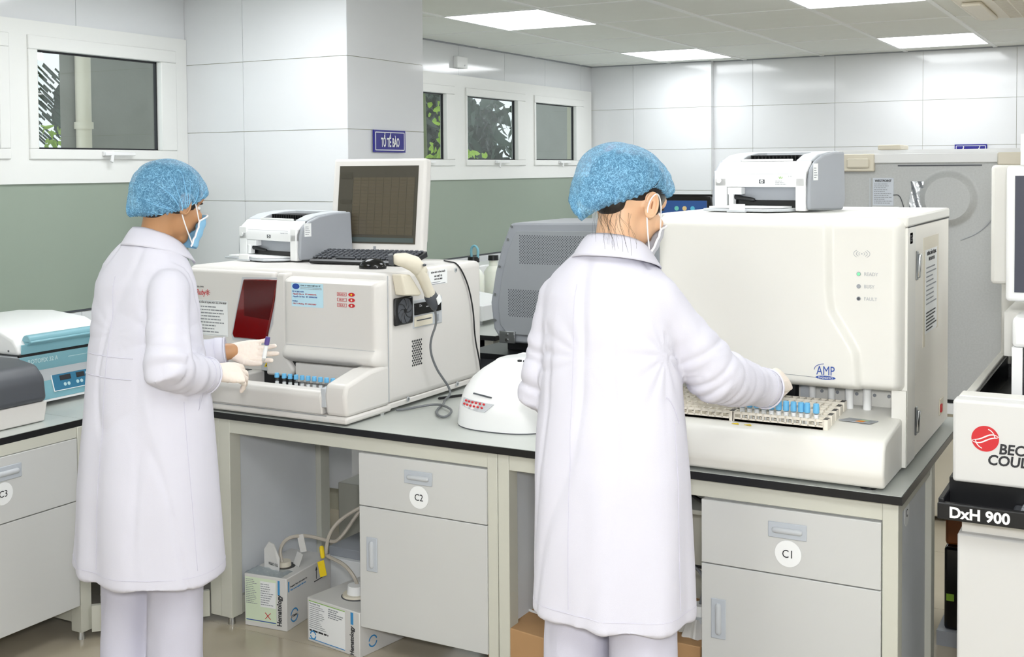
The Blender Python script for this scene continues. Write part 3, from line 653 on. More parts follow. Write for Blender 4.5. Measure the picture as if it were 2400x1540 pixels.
# printing on cover
CY = 3.2615
text('logo_lettering','AMP',.036,BLUEINK,an,(-.808,CY,1.022),(1,0,0),(0,0,1),'CENTER',sx=.72)
rg = [V((-.808+.031*math.cos(q),CY-.0006,1.036+.017*math.sin(q))) for q in [R(100+k*10) for k in range(9)]]
MB().tube(rg,.0009,5).build('logo_arc', BLUEINK, an, world=True)
el = MB().disc((-.808,CY,1.0145),(0,-1,0),.0055,.0006,32,sx=5).build('logo_ellipse', BLUEINK, an, world=True)
text('lettering','DIAGNOSTICS',.0082,WHITE,el,(-.808,CY-.0006,1.0118),(1,0,0),(0,0,1),'CENTER',sx=.75)
MB().tube([(-1.0,CY,1.024),(-.975,CY,1.0245),(-.93,CY,1.0165),(-.86,CY,1.0145),(-.835,CY,1.0135)],.0007,5).build('printed_line', INKG, an, world=True)
CY2 = 3.2815
for k,(s,z,m_) in enumerate((('READY',1.3045,mat('green_led',(.15,.85,.3,1),.3,emit=.6)),('BUSY',1.2705,GREYP),('FAULT',1.2365,DGREY))):
    q = MB().disc((-.723,CY2,z),(0,-1,0),.0058,.002,16).build('status_ring', GREYP, an, world=True); MB().disc((-.723,CY2-.002,z),(0,-1,0),.004,.001,14).build('status_light', m_, q, world=True)
    text('lettering',s,.0135,INKL,an,(-.709,CY2,z-.0045),(1,0,0),(0,0,1),sx=.9)
for sg in (-1,1):
    for r_ in (.008,.015,.022):
        MB().tube([V((-.715+sg*r_*math.cos(q),CY2-.0003,1.36+r_*.55*math.sin(q))) for q in [R(-50+20*k) for k in range(6)]],.0007,4).build('wave_mark', INKL, an, world=True)
MB().disc((-.715,CY2,1.36),(0,-1,0),.002,.0008,8).build('wave_dot', INKL, an, world=True)
# side
for (y,z0,z1) in ((3.458,1.277,1.36),(3.452,.838,.918)):
    q = A('latch', STEEL, -.602,-.597,y-.011,y+.011,z0,z1, bevel=.003)
    MB().tube([(-.597,y,z0+.012),(-.592,y,z1-.012)],[.007,.005],10).build('latch_lever', CHROME, q, world=True)
A('cover_gap', INK, -.6015,-.6005,3.33,4.03,1.4305,1.4335)
A('door_seam', INKL, -.6022,-.6012,3.335,3.339,.78,1.43)
sn = A('notice', PAPER, -.602,-.6008,3.60,3.80,1.105,1.352, label='taped white sheet of small print')
text('lettering','HƯỚNG DẪN SỬ DỤNG',.0145,INK,sn,(-.6008,3.70,1.335),(0,1,0),(0,0,1),'CENTER'); text('lettering','MÁY AUTO 928',.0145,INK,sn,(-.6008,3.70,1.318),(0,1,0),(0,0,1),'CENTER')
lines('small_print',sn,(-.6008,3.61,1.305),(0,1,0),(0,0,1),.18,9,.12,INKG,seed=5,th=.3); lines('table_print',sn,(-.6008,3.61,1.17),(0,1,0),(0,0,1),.18,6,.06,INK,seed=6,th=.4)
A('tape', CREAM, -.602,-.6012,3.565,3.598,1.07,1.35, p=sn); A('tape', CREAM, -.602,-.6012,3.802,3.83,1.10,1.35, p=sn); A('tape', CREAM, -.602,-.6012,3.565,3.83,1.352,1.39, p=sn)
q = A('barcode_label', GREYP, -.602,-.601,3.355,3.395,1.385,1.415); lines('bars',q,(-.601,3.36,1.41),(0,1,0),(0,0,1),.03,3,.02,INK,th=.7)
q = A('power_plate', CREAM, -.602,-.599,3.86,3.93,.815,.865, bevel=.001); A('power_switch', REDINK, -.599,-.595,3.865,3.89,.825,.85, p=q, bevel=.001)
q = MB().prism([(-.765,3.235),(-.68,3.225),(-.665,3.262),(-.745,3.272)],'xy',.9055,.9075).build('instruction_sticker', GREYP, an, world=True, smooth=0)
MB().prism([(-.72,3.231),(-.70,3.229),(-.695,3.245),(-.713,3.247)],'xy',.9075,.908).build('orange_field', mat('orange_print','#e08a2c',.5), q, world=True, smooth=0)
MB().prism([(-.713,3.248),(-.69,3.246),(-.686,3.256),(-.707,3.258)],'xy',.9075,.908).build('green_field', mat('pale_green_print','#a8c89a',.5), q, world=True, smooth=0)
for x in (-1.03,-.995): 
    q = MB().prism([(x,3.118),(x+.022,3.116),(x+.014,3.13)],'xy',.8925,.8935).build('warning_triangle', YELLOW, an, world=True, smooth=0)
# racks on the tray: two groups of five
base_r = make_rack(12,.0205,.034,'x','y',h=.028)
rr = ['frontmost','second','third','fourth','rearmost']
for g,(gx0,who) in enumerate(((-1.03,'right group'),(-1.29,'left group'))):
    for k in range(5):
        o = base_r if (g==0 and k==0) else copy_tree(base_r)
        o.location = (gx0,3.14+k*.047,.8945+k*.0035)
        o['label'] = f'{rr[k]} of five ivory tube racks in the {who}, large white analyser tray'; o['group'] = 'tube racks on the large white analyser'
for i in range(11):
    x = -1.02+i*.0205; 
    if i==9: x -= .004
    vis = 10-i
    put_tube((x+.008,3.157,.878), ['first','second','third','fourth','fifth','sixth','seventh','eighth','ninth','tenth','eleventh'][vis]+' blue capped tube from the right in the large white analyser rack','blue capped tubes in the white analyser')
# ------------------------------------------------------------------ PRINTERS
def make_printer(name, label):
    t = thing(name, label, 'printer'); Wd, D = .312, .27
    prof = [(0,.008),(-.004,.03),(0,.10),(.012,.128),(.045,.152),(.10,.170),(.18,.180),(D,.182),(D+.01,.03),(D-.01,.0)]
    for x0,x1 in ((0,.012),(Wd-.012,Wd)): MB().prism([(y+.01,z) for y,z in prof],'yz',x0,x1).build('side_panel', GREYP, t, bevel=.006, seg=3)
    # front frame with an opening
    b = MB(); q = [(0,.10),(.012,.128),(.045,.152),(.10,.170)]
    for xa,xb in ((.012,.052),(Wd-.042,Wd-.012)): MB().prism([(0,.004),(0,.125),(.03,.125),(.03,.004)],'yz',xa,xb).build('front_post', WHITE, t, bevel=.003)
    MB().prism([(0,.075),(0,.10),(.012,.128),(.04,.150),(.052,.154),(.052,.075)],'yz',.012,Wd-.012).build('front_cover', WHITE, t, bevel=.004, seg=3)
    MB().prism([(.052,.02),(.052,.135),(.10,.15),(.18,.158),(D,.16),(D,.02)],'yz',.012,Wd-.012).build('inner_block', DGREY, t)
    tp_ = MB().prism([(.05,.150),(.05,.156),(.10,.173),(.18,.182),(D,.184),(D,.15)],'yz',.012,.075).prism([(.05,.150),(.05,.156),(.10,.173),(.18,.182),(D,.184),(D,.15)],'yz',Wd-.06,Wd-.012).box(.012,Wd-.012,D-.03,D,.15,.184)
    tp_.build('top_frame', SHADEW, t, bevel=.003)
    r_ = MB()
    for k in range(14): r_.box(.085+k*.0118,.089+k*.0118,.10,D-.04,.152,.172)
    r_.box(.075,Wd-.06,.06,.1,.150,.156); r_.build('output_rollers', BLACK, t, smooth=0)
    MB().box(.08,Wd-.07,.045,.052,.153,.160).build('output_flap', WHITE, t, bevel=.001)
    MB().box(.052,Wd-.042,.03,.036,.035,.078).build('inner_plate', GREYP, t)
    MB().box(.052,Wd-.042,.028,.05,.012,.035).build('feed_slot', BLACK, t)
    l = MB().box(.055,.10,.0,.03,.052,.074).box(.06,.075,-.002,.02,.02,.055).build('paper_guide_lever', WHITE, t, bevel=.002)
    MB().tube([(.07,.012,.045),(.13,.02,.036)],[.008,.006],10).build('roller', BLACK, t)
    # tray
    MB().prism([(0,0),(.012,-.075),(.22,-.085),(.262,-.02),(.262,.03),(0,.03)],'xy',.003,.011).build('paper_tray', SHADEW, t, bevel=.002)
    MB().prism([(.03,-.07),(.20,-.078),(.24,-.02),(.25,.04),(.05,.04)],'xy',.0125,.018).build('paper_stack', PAPER, t, smooth=0)
    cl = MB().box(.105,.155,-.094,-.088,.006,.026).build('paper_stop', WHITE, t, bevel=.002)
    MB().box(.10,.158,-.098,-.087,-.002+.003,.007).build('stop_frame', SHADEW, t, bevel=.001)
    bt = MB().disc((.028,-.001,.095),(0,-1,0),.008,.003,18).build('power_button', WHITE, t)
    # recessed outline of the door
    MB().box(.06,Wd-.05,-.0008,.0,.1145,.1155).build('door_line', INKL, t, smooth=0)
    lg = MB().box(.158,.175,-.0012,.0,.086,.098).build('logo_plate', DGREY, t, smooth=0); MB().disc((.1665,-.0012,.092),(0,-1,0),.0052,.0004,16).build('logo_disc', PAPER, lg)
    text('logo_lettering','hp',.008,INK,lg,(.1665,-.0018,.0895),(1,0,0),(0,0,1),'CENTER',shear=.3,world=False)
    text('lettering','LaserJet P1102',.006,INKL,t,(.225,.0,.105),(1,0,0),(0,0,1),world=False)
    return t
pr1 = make_printer('laser_printer','white and grey laser printer on top of the large white analyser')
q = MB().box(.205,.25,-.0014,-.0004,.079,.113).build('green_leaf_sticker', PAPER, pr1, smooth=0)
for dx in (-.004,0,.004): MB().obox((.226+dx,-.0018,.103+(.001 if dx==0 else 0)),(.0009,0,0),(0,.0003,0),(dx*.3,0,.003)).build('leaf_mark', GREENINK, q, smooth=0)
lines('small_print',q,(.209,-.0018,.096),(1,0,0),(0,0,1),.037,3,.015,INKL,world=False)
q = MB().box(.3125,.3133,.03,.065,.095,.145).build('side_sticker', PAPER, pr1, smooth=0); lines('small_print',q,(.3133,.034,.135),(0,1,0),(0,0,1),.026,5,.035,INKG,world=False)
pr2 = copy_tree(pr1); 
for ch in list(pr2.children):
    if ch.name.startswith('green_leaf'):
        for c in list(ch.children): bpy.data.objects.remove(c)
        bpy.data.objects.remove(ch)
pr2['label'] = 'white and grey laser printer with open tray on top of the beige analyser'
for p in (pr1,pr2): p['group'] = 'laser printers on the analysers'
pr1.scale = (1.03,1,1); pr1.location = (-1.228,3.515,1.4635); pr1.rotation_euler = (0,0,R(-8))
pr2.location = (-3.30,3.665,1.2445); pr2.rotation_euler = (0,0,R(-14)); pr2.scale = (1.32,.93,1.03)
# ------------------------------------------------------------------ MONITOR, keyboard, mouse, scanner
mo = thing('monitor', 'light grey square computer monitor with a dark screen behind the black keyboard', 'monitor', (-2.742,3.86,1.243), R(4))
tl = R(-7); Mt = Matrix.Rotation(tl,3,'X')
def mbx(nm, m, x0,x1,y0,y1,z0,z1, p=None, **k):
    b = MB().box(x0,x1,y0,y1,z0,z1); b.v = [Mt@(q-V((0,0,.03)))+V((0,0,.03)) for q in b.v]; return b.build(nm, m, p or mo, **k)
mbx('bezel', BEIGE, -.215,.215,-.02,.028,.022,.402, bevel=.012, seg=4)
mbx('back_shell', BEIGE, -.19,.19,.02,.09,.05,.37, bevel=.03, seg=4)
sc = mbx('screen', mat('dark_lcd','#45423a',.22,var=.06,scale=40), -.183,.183,-.0215,-.018,.06,.372)
mbx('screen_table', mat('lcd_table_tint','#544d3f',.25,var=.05,scale=200), -.115,.17,-.0222,-.0213,.095,.325, p=sc)
gl = MB()
for k in range(17): 
    gl.box(-.115,.17,-.0226,-.0222,.098+k*.0135,.0986+k*.0135)
for k in range(9): gl.box(-.115+k*.0355,-.1144+k*.0355,-.0226,-.0222,.095,.325)
gl.v = [Mt@(q-V((0,0,.03)))+V((0,0,.03)) for q in gl.v]; gl.build('table_grid', mat('lcd_lines','#3b382f',.3), sc, smooth=0)
for (a,b,c,d) in ((-.175,-.12,.32,.345),(-.17,-.12,.22,.235),(-.16,-.12,.15,.165)): mbx('side_menu', mat('lcd_lines','#3b382f',.3), a,b,-.0224,-.0214,c,d, p=sc)
mbx('task_bar', mat('lcd_bar','#4d5757',.2), -.17,.175,-.0224,-.0214,.066,.084, p=sc)
mbx('maker_mark', INKG, -.006,.006,-.0212,-.0198,.035,.049)
MB().box(-.10,.10,-.02,.16,0,.012).build('stand_base', BEIGE, mo, bevel=.005); MB().prism([(.02,.01),(.09,.01),(.07,.16),(.04,.16)],'yz',-.06,.06).build('stand_neck', BEIGE, mo, bevel=.01)
kb = thing('keyboard', 'black computer keyboard lying in front of the light grey monitor', 'keyboard', (-2.625,3.64,1.2565), rot=(R(9),0,R(6)))
MB().prism([(-.075,0),(-.08,.010),(-.072,.016),(.07,.024),(.072,0)],'yz',-.215,.215).build('case', BLACK, kb, bevel=.003, seg=3)
km = None
for r_ in range(6):
    n_ = 20 if r_ else 8
    for c_ in range(20 if r_<5 else 20):
        if r_==0 and 4<c_<9: continue
        y = -.052+r_*.0205; z = .0175+(y+.072)*.055
        b = MB().prism([(-.008,-.0075),(.008,-.0075),(.007,.0065),(-.007,.0065)],'xy',0,.006) if km is None else None
        if km is None: k_ = b.build('key', DGREY, kb, bevel=.0015); km = k_
        else: k_ = km.copy(); COL.objects.link(k_); k_.parent = kb
        k_.location = (-.201+c_*.0211,y,z)
        if r_==0 and c_==4: k_.scale = (5.5,1,1); k_.location.x = -.201+6.3*.0211
ms = thing('mouse', 'black glossy computer mouse on the front edge of the beige analyser', 'mouse', (-2.485,3.47,1.243), R(-75))
b = MB(); b.ell((0,0,.004),(.031,.052,.034),24,14); b.v = [V((p.x,p.y,max(0,p.z))) for p in b.v]
b.build('shell', BLACKG, ms); MB().tube([(0,.028,.0275),(0,.045,.019)],[.004,.004],8).build('wheel', DGREY, ms)
# barcode scanner hanging in its holder on the side
sc_ = thing('barcode_scanner', 'cream handheld barcode scanner hanging on the side of the beige analyser', 'scanner', (-2.27,3.45,1.2))
hx = -2.262
MB().tube([(hx-.038,3.355,1.291),(hx-.024,3.375,1.288),(hx-.005,3.41,1.272),(hx,3.445,1.245)],[.019,.023,.026,.023],16,flat=1.1,ref=(0,0,1)).build('head', IVORY if False else CREAM, sc_, world=True)
MB().tube([(hx-.062,3.338,1.290),(hx-.048,3.347,1.291)],[.017,.020],14,dome=False,flat=1.1,ref=(0,0,1)).build('lens_hood', DGREY, sc_, world=True)
MB().tube([(hx,3.43,1.255),(hx,3.462,1.215),(hx,3.49,1.175),(hx,3.507,1.15)],[.023,.020,.019,.021],14).build('grip', CREAM, sc_, world=True)
MB().tube([(hx,3.509,1.148),(hx,3.522,1.125),(hx,3.528,1.108)],[.025,.022,.012],12).build('collar', DGREY, sc_, world=True)
MB().obox((hx+.026,3.52,1.138),(.002,0,0),(0,.010,.006),(0,-.006,.012)).build('serial_sticker', PAPER, sc_, world=True)
MB().ell((hx+.028,3.425,1.268),(.006,.008,.005)).build('trigger', DGREY, sc_, world=True)
ho = MB().prism([(3.345,1.24),(3.40,1.235),(3.47,1.165),(3.46,1.155),(3.365,1.165)],'yz',-2.318,-2.275).build('holder', CREAM, sc_, world=True, bevel=.006, seg=3)
cp_ = [(hx,3.528,1.11),(hx,3.538,1.09),(-2.262,3.545,1.05),(-2.285,3.538,.99),(-2.29,3.545,.94),(-2.285,3.575,.88),(-2.28,3.61,.84),(-2.27,3.64,.80),(-2.262,3.632,.775),(-2.255,3.58,.768),(-2.22,3.52,.767),(-2.195,3.44,.767),(-2.165,3.38,.767),(-2.115,3.33,.767),(-2.095,3.34,.767),(-2.12,3.42,.771),(-2.18,3.47,.772),(-2.23,3.49,.772),(-2.27,3.44,.768),(-2.29,3.38,.767),(-2.31,3.36,.767)]
def smooth_path(pts, it=2):
    pts = [V(p) for p in pts]
    for _ in range(it):
        o = [pts[0]]
        for a,b in zip(pts,pts[1:]): o += [a*.75+b*.25, a*.25+b*.75]
        pts = o+[pts[-1]]
    return pts
MB().tube(smooth_path(cp_),.0042,8).build('cable', CORD, sc_, world=True)
cb = tag(MB().tube(smooth_path([(-2.42,3.85,1.247),(-2.36,3.80,1.247),(-2.325,3.78,1.247),(-2.312,3.80,1.22),(-2.31,3.85,1.15),(-2.308,3.88,1.05),(-2.307,3.885,.95),(-2.305,3.92,.85),(-2.30,3.93,.765)]),.003,7).build('keyboard_cable', BLACK, None),'thin black cable running over the right rear edge of the beige analyser','cable')
cb2 = tag(MB().tube(smooth_path([(-2.29,3.60,.767),(-2.25,3.68,.767),(-2.2,3.78,.767),(-2.1,3.9,.767)]),.005,7).build('power_cable', BLACK, None),'black power cable on the worktop between the beige analyser and the white mixer','cable')
# ------------------------------------------------------------------ dry block / mixer
mx_ = thing('tube_mixer', 'rounded white tabletop mixer with red buttons beside the beige analyser', 'lab machine', (-1.865,3.42,T)); mx_.scale = (.95,.97,.90)
def dome_(u,v):
    q = 2*PI*u; z = v
    prof = [(0,1.0),(.3,.985),(.55,.93),(.75,.82),(.88,.68),(1,.5)]
    for (z0,r0),(z1,r1) in zip(prof,prof[1:]):
        if z<=z1: k = (z-z0)/(z1-z0); r_ = r0+(r1-r0)*k; break
    n_ = 2.6; c,s = math.cos(q), math.sin(q); rad = (abs(c)**n_+abs(s)**n_)**(-1/n_)
    yo = .05*v**2
    x = rad*c*.195*r_; y = rad*s*.20*r_+yo
    return (x,y,.004+z*.215+.02*max(0,y)*0)
rings = [[V(dome_(i/48,j/16)) for i in range(48)] for j in range(17)]
rings.append([p*1.0+V((0,0,.006))-V((p.x,p.y-.05,0))*.06 for p in rings[-1]])
MB().loft(rings).build('housing', WHITE, mx_, smooth=50)
MB().loft([[V((p.x*1.0,p.y,0)) for p in rings[0]],[V((p.x,p.y,.004)) for p in rings[0]]]).build('base_gasket', DGREY, mx_)
def on_front(x,z): # y on the front surface
    v = (z-.004)/.215; prof = [(0,1.0),(.3,.985),(.55,.93),(.75,.82),(.88,.68),(1,.5)]
    for (z0,r0),(z1,r1) in zip(prof,prof[1:]):
        if v<=z1: r_ = r0+(r1-r0)*(v-z0)/(z1-z0); break
    xx = min(.98,abs(x)/(.195*r_)); return .05*v*v-.20*r_*(1-xx**2.6)**(1/2.6)
def surf(nm,m,pts,off,p):
    vs = [V((x,on_front(x,z)-off,z)) for x,z in pts]; vs2 = [q+V((0,.004,0)) for q in vs]; n_ = len(vs)
    return MB().add(vs+vs2,[tuple(range(n_)),tuple(range(2*n_-1,n_-1,-1))]+[(i,i+n_,(i+1)%n_+n_,(i+1)%n_) for i in range(n_)]).build(nm,m,p,smooth=0)
kp = surf('keypad', SHADEW, [(-.13,.105),(-.132,.078),(-.09,.074),(-.05,.070),(-.02,.069),(.01,.098),(-.03,.100),(-.08,.103)], .0045, mx_)
for r_ in range(2):
    for c_ in range(6):
        x = -.112+c_*.0165-.006*r_+.002; z = .0985-r_*.012-c_*.0006; bb = MB().ell((x,on_front(x,z)-.0055,z),(.0052,.0025,.0042),10,6).build('button', REDINK, kp)
surf('display_slot', DGREY, [(-.085,.1235),(-.085,.1275),(-.06,.1265),(-.03,.124),(-.005,.1205),(-.005,.1165),(-.03,.119),(-.06,.1225)], .003, mx_)
MB().box(-.075,.09,.09,.175,.220,.2235).build('cover_card', PAPER, mx_, smooth=0)
wl_ = MB(); 
for r_ in range(2):
    for c_ in range(7): wl_.disc((-.075+c_*.024+r_*.008,-.048+r_*.026,.187+r_*.016),(0,-.5,.85),.0075,.004,12)
wl_.build('wells', CREAM, mx_)
for c_ in range(3):
    v_ = MB().tube([(.015+c_*.022,-.014,.195),(.015+c_*.022,-.014,.222)],[.0055,.0055],10).build('vial', CLEAR, mx_); MB().cyl((.015+c_*.022,-.014,.220),(.015+c_*.022,-.014,.231),.008,.008,12).build('vial_cap', BLACK, v_)
ad = thing('power_adapter', 'black power adapter partly hidden behind the woman, beside the white mixer', 'adapter', (-1.64,3.33,T))
MB().box(-.05,.06,-.03,.03,0,.035).build('case', BLACK, ad, bevel=.008, seg=3); MB().tube([(-.05,0,.012),(-.12,.03,.006),(-.18,.1,.005)],.003,6).build('lead', BLACK, ad)
# ------------------------------------------------------------------ CENTRIFUGE and dark device at left
cf = thing('centrifuge', 'teal and white benchtop centrifuge with a blue control panel, left of the man', 'centrifuge', (-3.75,3.0,T))
cx0,cx1,cy0,cy1 = -4.0,-3.50,2.765,3.17
MB().box(cx0,cx1-.004,cy0,cy1,.785,.948).build('housing', SHADEW, cf, world=True, bevel=.008)
MB().prism([(cx0,.955),(cx0,1.05),(cx0+.2,1.06),(cx1-.12,1.045),(cx1-.03,1.012),(cx1-.005,.985),(cx1-.002,.955)],'xz',cy0,cy1).build('lid', WHITE, cf, world=True, bevel=.012, seg=4)
MB().box(cx1-.004,cx1,cy0+.012,cy1,.957,.992).build('lid_front', TEAL, cf, world=True, bevel=.002)
MB().tube([(cx1-.005,2.80,1.004),(cx1-.005,3.17,1.004)],[.022,.022],12,dome=False,flat=.9,ref=(0,0,1)).box(cx1-.02,cx1+.022,2.80,3.17,.995,1.004).build('lid_handle', TEAL, cf, world=True, bevel=.004)
MB().box(cx1-.006,cx1+.001,cy0,cy1,.949,.956).build('lid_gap', BLACK, cf, world=True)
fp = MB().prism([(cx1-.002,.948),(cx1+.002,.948),(cx1+.002,.905),(cx1-.012,.875),(cx1+.012,.80),(cx1+.014,.785),(cx1-.01,.785)],'xz',cy0+.002,cy1).build('front_panel', TEAL, cf, world=True, bevel=.002)
MB().box(cx1-.02,cx1+.016,cy0,cy1,.778,.785).build('base_trim', WHITE, cf, world=True)
for y in (2.82,3.12): MB().cyl((cx1-.03,y,T),(cx1-.03,y,.78),.012,.012,10).build('foot', BLACK, cf, world=True)
text('lettering','ROTOFIX 32 A',.021,TEALL,fp,(cx1+.002,2.80,.921),(0,1,0),(0,0,1),bold=.0006,sx=.95); MB().box(cx1+.002,cx1+.003,2.975,3.16,.924,.926).box(cx1+.002,cx1+.003,2.775,2.795,.922,.924).build('trim_line', TEALL, fp, world=True)
ax_ = V((0,1,0)); nn = V((.95,0,.3)).normalized(); uz = V((-.3,0,.95)).normalized(); pc = V((cx1+.003,3.03,.838))
kp_ = MB().obox(pc, ax_*.125, uz*.030, nn*.0015).build('control_panel', TEALD, fp, world=True, smooth=0)
bd = MB().obox(pc-uz*.031, ax_*.127, uz*.0012, nn*.002).obox(pc+uz*.031, ax_*.127, uz*.0008, nn*.002).obox(pc-ax_*.126, ax_*.0012, uz*.031, nn*.002).build('panel_border', PAPER, kp_, world=True, smooth=0)
for (y,w_) in ((-.068,.024),(.0,.018)): MB().obox(pc+ax_*y+uz*.013+nn*.002, ax_*w_, uz*.009, nn*.001).build('display', INK, kp_, world=True, smooth=0)
for (y,z) in ((-.075,-.012),(-.058,-.012),(-.018,-.011),(0,-.011),(.03,-.008),(.03,.014),(.055,.015)): MB().disc(pc+ax_*y+uz*z+nn*.0015, nn, .0065, .001, 12, sx=1).build('button', TEALL, kp_, world=True)
for z in (.93,.97): MB().cyl((cx1-.05,cy0,z),(cx1-.05,cy0-.003,z),.004,.004,8).build('screw', CHROME, cf, world=True)
dd_ = thing('grey_device', 'dark grey device on a pale base at the left edge of the wall bench', 'lab machine', (-3.5,2.4,T))
MB().prism([(-3.75,.83),(-3.75,.93),(-3.70,.962),(-3.42,.965),(-3.33,.950),(-3.29,.91),(-3.28,.828)],'xz',2.0,2.705).build('hood', DGREY, dd_, world=True, bevel=.018, seg=4)
MB().prism([(2.0,.828),(2.708,.828),(2.695,.762),(2.0,.762)],'yz',-3.74,-3.288).build('base', BEIGE, dd_, world=True, bevel=.004)
# ------------------------------------------------------------------ BACKGROUND BENCH + items
b2 = thing('worktop', 'grey worktop of the bench behind the beige analyser, far side of the pillar', 'worktop', (-3.6,6.5,T))
MB().box(-4.28,-2.92,5.12,9.1,.735,.7585).build('core', BLACK, b2, world=True, smooth=0); MB().box(-4.28,-2.922,5.12,9.1,.7585,.76).build('laminate', BENCH, b2, world=True, smooth=0)
f2 = thing('bench_frame', 'beige frame of the far window bench behind the pillar', 'bench', (-3.5,6.5,0))
for (q) in ((-3.0,-2.95,5.15,5.2,.03,.735),(-3.0,-2.95,8.9,8.95,.03,.735),(-4.2,-4.15,5.15,5.2,.03,.735),(-4.2,-4.15,8.9,8.95,.03,.735)): MB().box(*q).build('leg', BFRAME, f2, world=True); 
for (x,y) in ((-2.975,5.175),(-2.975,8.925),(-4.175,5.175),(-4.175,8.925)): MB().cyl((x,y,0),(x,y,.03),.014,.014,8).build('levelling_foot', CHROME, f2, world=True)
MB().box(-2.97,-2.93,5.2,8.9,.66,.735).build('front_rail', BFRAME, f2, world=True); MB().box(-3.6,-3.0,5.3,8.8,.10,.6).build('dark_shelf_box', DGREY, f2, world=True)
dv2 = thing('white_device', 'small white device with a black display behind the beige analyser', 'lab machine', (-3.45,5.75,T))
MB().prism([(-3.62,.785),(-3.62,.93),(-3.30,.89),(-3.16,.87),(-3.16,.785)],'xz',5.40,5.78).build('case', WHITE, dv2, world=True, bevel=.006)
MB().box(-3.16,-3.155,5.55,5.68,.815,.85).build('display', BLACK, dv2, world=True)
for y in (5.45,5.74):
    for x in (-3.2,-3.58): MB().cyl((x,y,T),(x,y,.787),.012,.012,10).build('foot', STEEL, dv2, world=True)
MB().box(-3.42,-3.30,5.45,5.62,.905,.907).build('keypad', SHADEW, dv2, world=True)
for i in range(2):
    for j in range(3): MB().box(-3.40+i*.05,-3.375+i*.05,5.47+j*.05,5.495+j*.05,.907,.910).build('key', mat('green_key','#6fae93',.5), dv2, world=True)
def bottle(loc, label, s=1, tube=True):
    t = thing('reagent_bottle', label, 'bottle', loc); 
    rg = [(0,.07),(.01,.078),(.20,.078),(.235,.055),(.25,.036),(.30,.034)]
    MB().loft([[V((r_*math.cos(2*PI*i/24)*s,r_*math.sin(2*PI*i/24)*s,z*s)) for i in range(24)] for z,r_ in rg]).build('body', mat('milky_plastic','#e6e8dc',.35,sss=.1), t)
    MB().cyl((0,0,.295*s),(0,0,.335*s),.044*s,.042*s,20).build('cap', BLACK, t)
    if tube:
        MB().tube(smooth_path([(-.015,0,.33*s),(-.018,0,.40*s),(.01,0,.42*s),(.035,0,.39*s),(.03,0,.33*s)]),.008,8).build('tube_loop', mat('pale_blue_hose','#7fb7c8',.3), t)
    return t
bottle((-3.78,6.36,T), 'milky bottle with black cap and blue tube loop behind the beige analyser', .86)
bottle((-3.86,6.75,T), 'milky bottle with a low cap further back beside the grey hood', .8, False)
bx = thing('storage_box', 'white box on the far bench behind the milky bottles', 'box', (-4.1,7.0,T)); MB().box(-.1,.1,-.9,.9,0,.19).build('case', WHITE, bx, bevel=.01)
# grey hood machine
hd = thing('grey_analyser', 'grey metal instrument with perforated rear panels seen behind the woman', 'lab machine', (-2.2,4.9,T))
ol = [(-2.66,.80),(-2.70,.86),(-2.715,.98),(-2.69,1.12),(-2.655,1.24),(-2.61,1.345),(-2.59,1.352),(-1.95,1.362),(-1.88,1.32),(-1.86,.80)]
MB().prism(ol,'xz',4.72,5.25).build('housing', GREYP, hd, world=True, bevel=.01, seg=3)
MB().prism([(-2.62,.84),(-2.66,.88),(-2.67,.98),(-2.65,1.10),(-2.62,1.22),(-2.575,1.315),(-1.93,1.325),(-1.93,.84)],'xz',4.712,4.722).build('rear_plate', mat('grey_plate','#989ca0',.5), hd, world=True, bevel=.002)
hp = MB()
for r_ in range(21):
    for c_ in range(31):
        hp.disc((-2.555+c_*.0128+(.0064 if r_%2 else 0),4.7125,1.295-r_*.0063*1.0),(0,-1,0),.0031,.0007,6)
hp.build('perforations', DGREY, hd, world=True, kind='stuff', smooth=0)
hp = MB()
for r_ in range(20):
    for c_ in range(14): hp.disc((-2.615+c_*.0128+(.0064 if r_%2 else 0),4.7125,1.045-r_*.0063),(0,-1,0),.0031,.0007,6)
hp.build('perforations', DGREY, hd, world=True, kind='stuff', smooth=0)
for (x,z) in ((-2.60,1.335),(-2.62,1.275),(-2.665,1.15),(-2.69,1.02),(-2.69,.90)): MB().disc((x,4.718,z),(0,-1,0),.006,.003,10).build('screw', STEEL, hd, world=True)
q = MB().box(-2.66,-2.58,4.700,4.715,.80,.855).build('bracket', STEEL, hd, world=True, bevel=.002)
for z in (.815,.84): MB().disc((-2.62,4.70,z),(0,-1,0),.008,.004,10).build('bolt', CHROME, q, world=True)
b3 = thing('rear_bench', 'low dark bench carrying the grey perforated instrument', 'bench', (-2.0,5.0,0))
MB().box(-2.80,-1.3,4.62,5.5,.735,.76).build('top', BLACK, b3, world=True); MB().box(-2.75,-1.35,4.66,5.45,.12,.735).build('cabinet_body', DGREY, b3, world=True)
for x in (-2.7,-1.4):
    for y in (4.7,5.4): MB().cyl((x,y,0),(x,y,.12),.02,.02,8).build('leg', BLACK, b3, world=True)
MB().box(-2.66,-1.9,4.78,5.2,.76,.80).build('plinth', BLACK, hd, world=True)
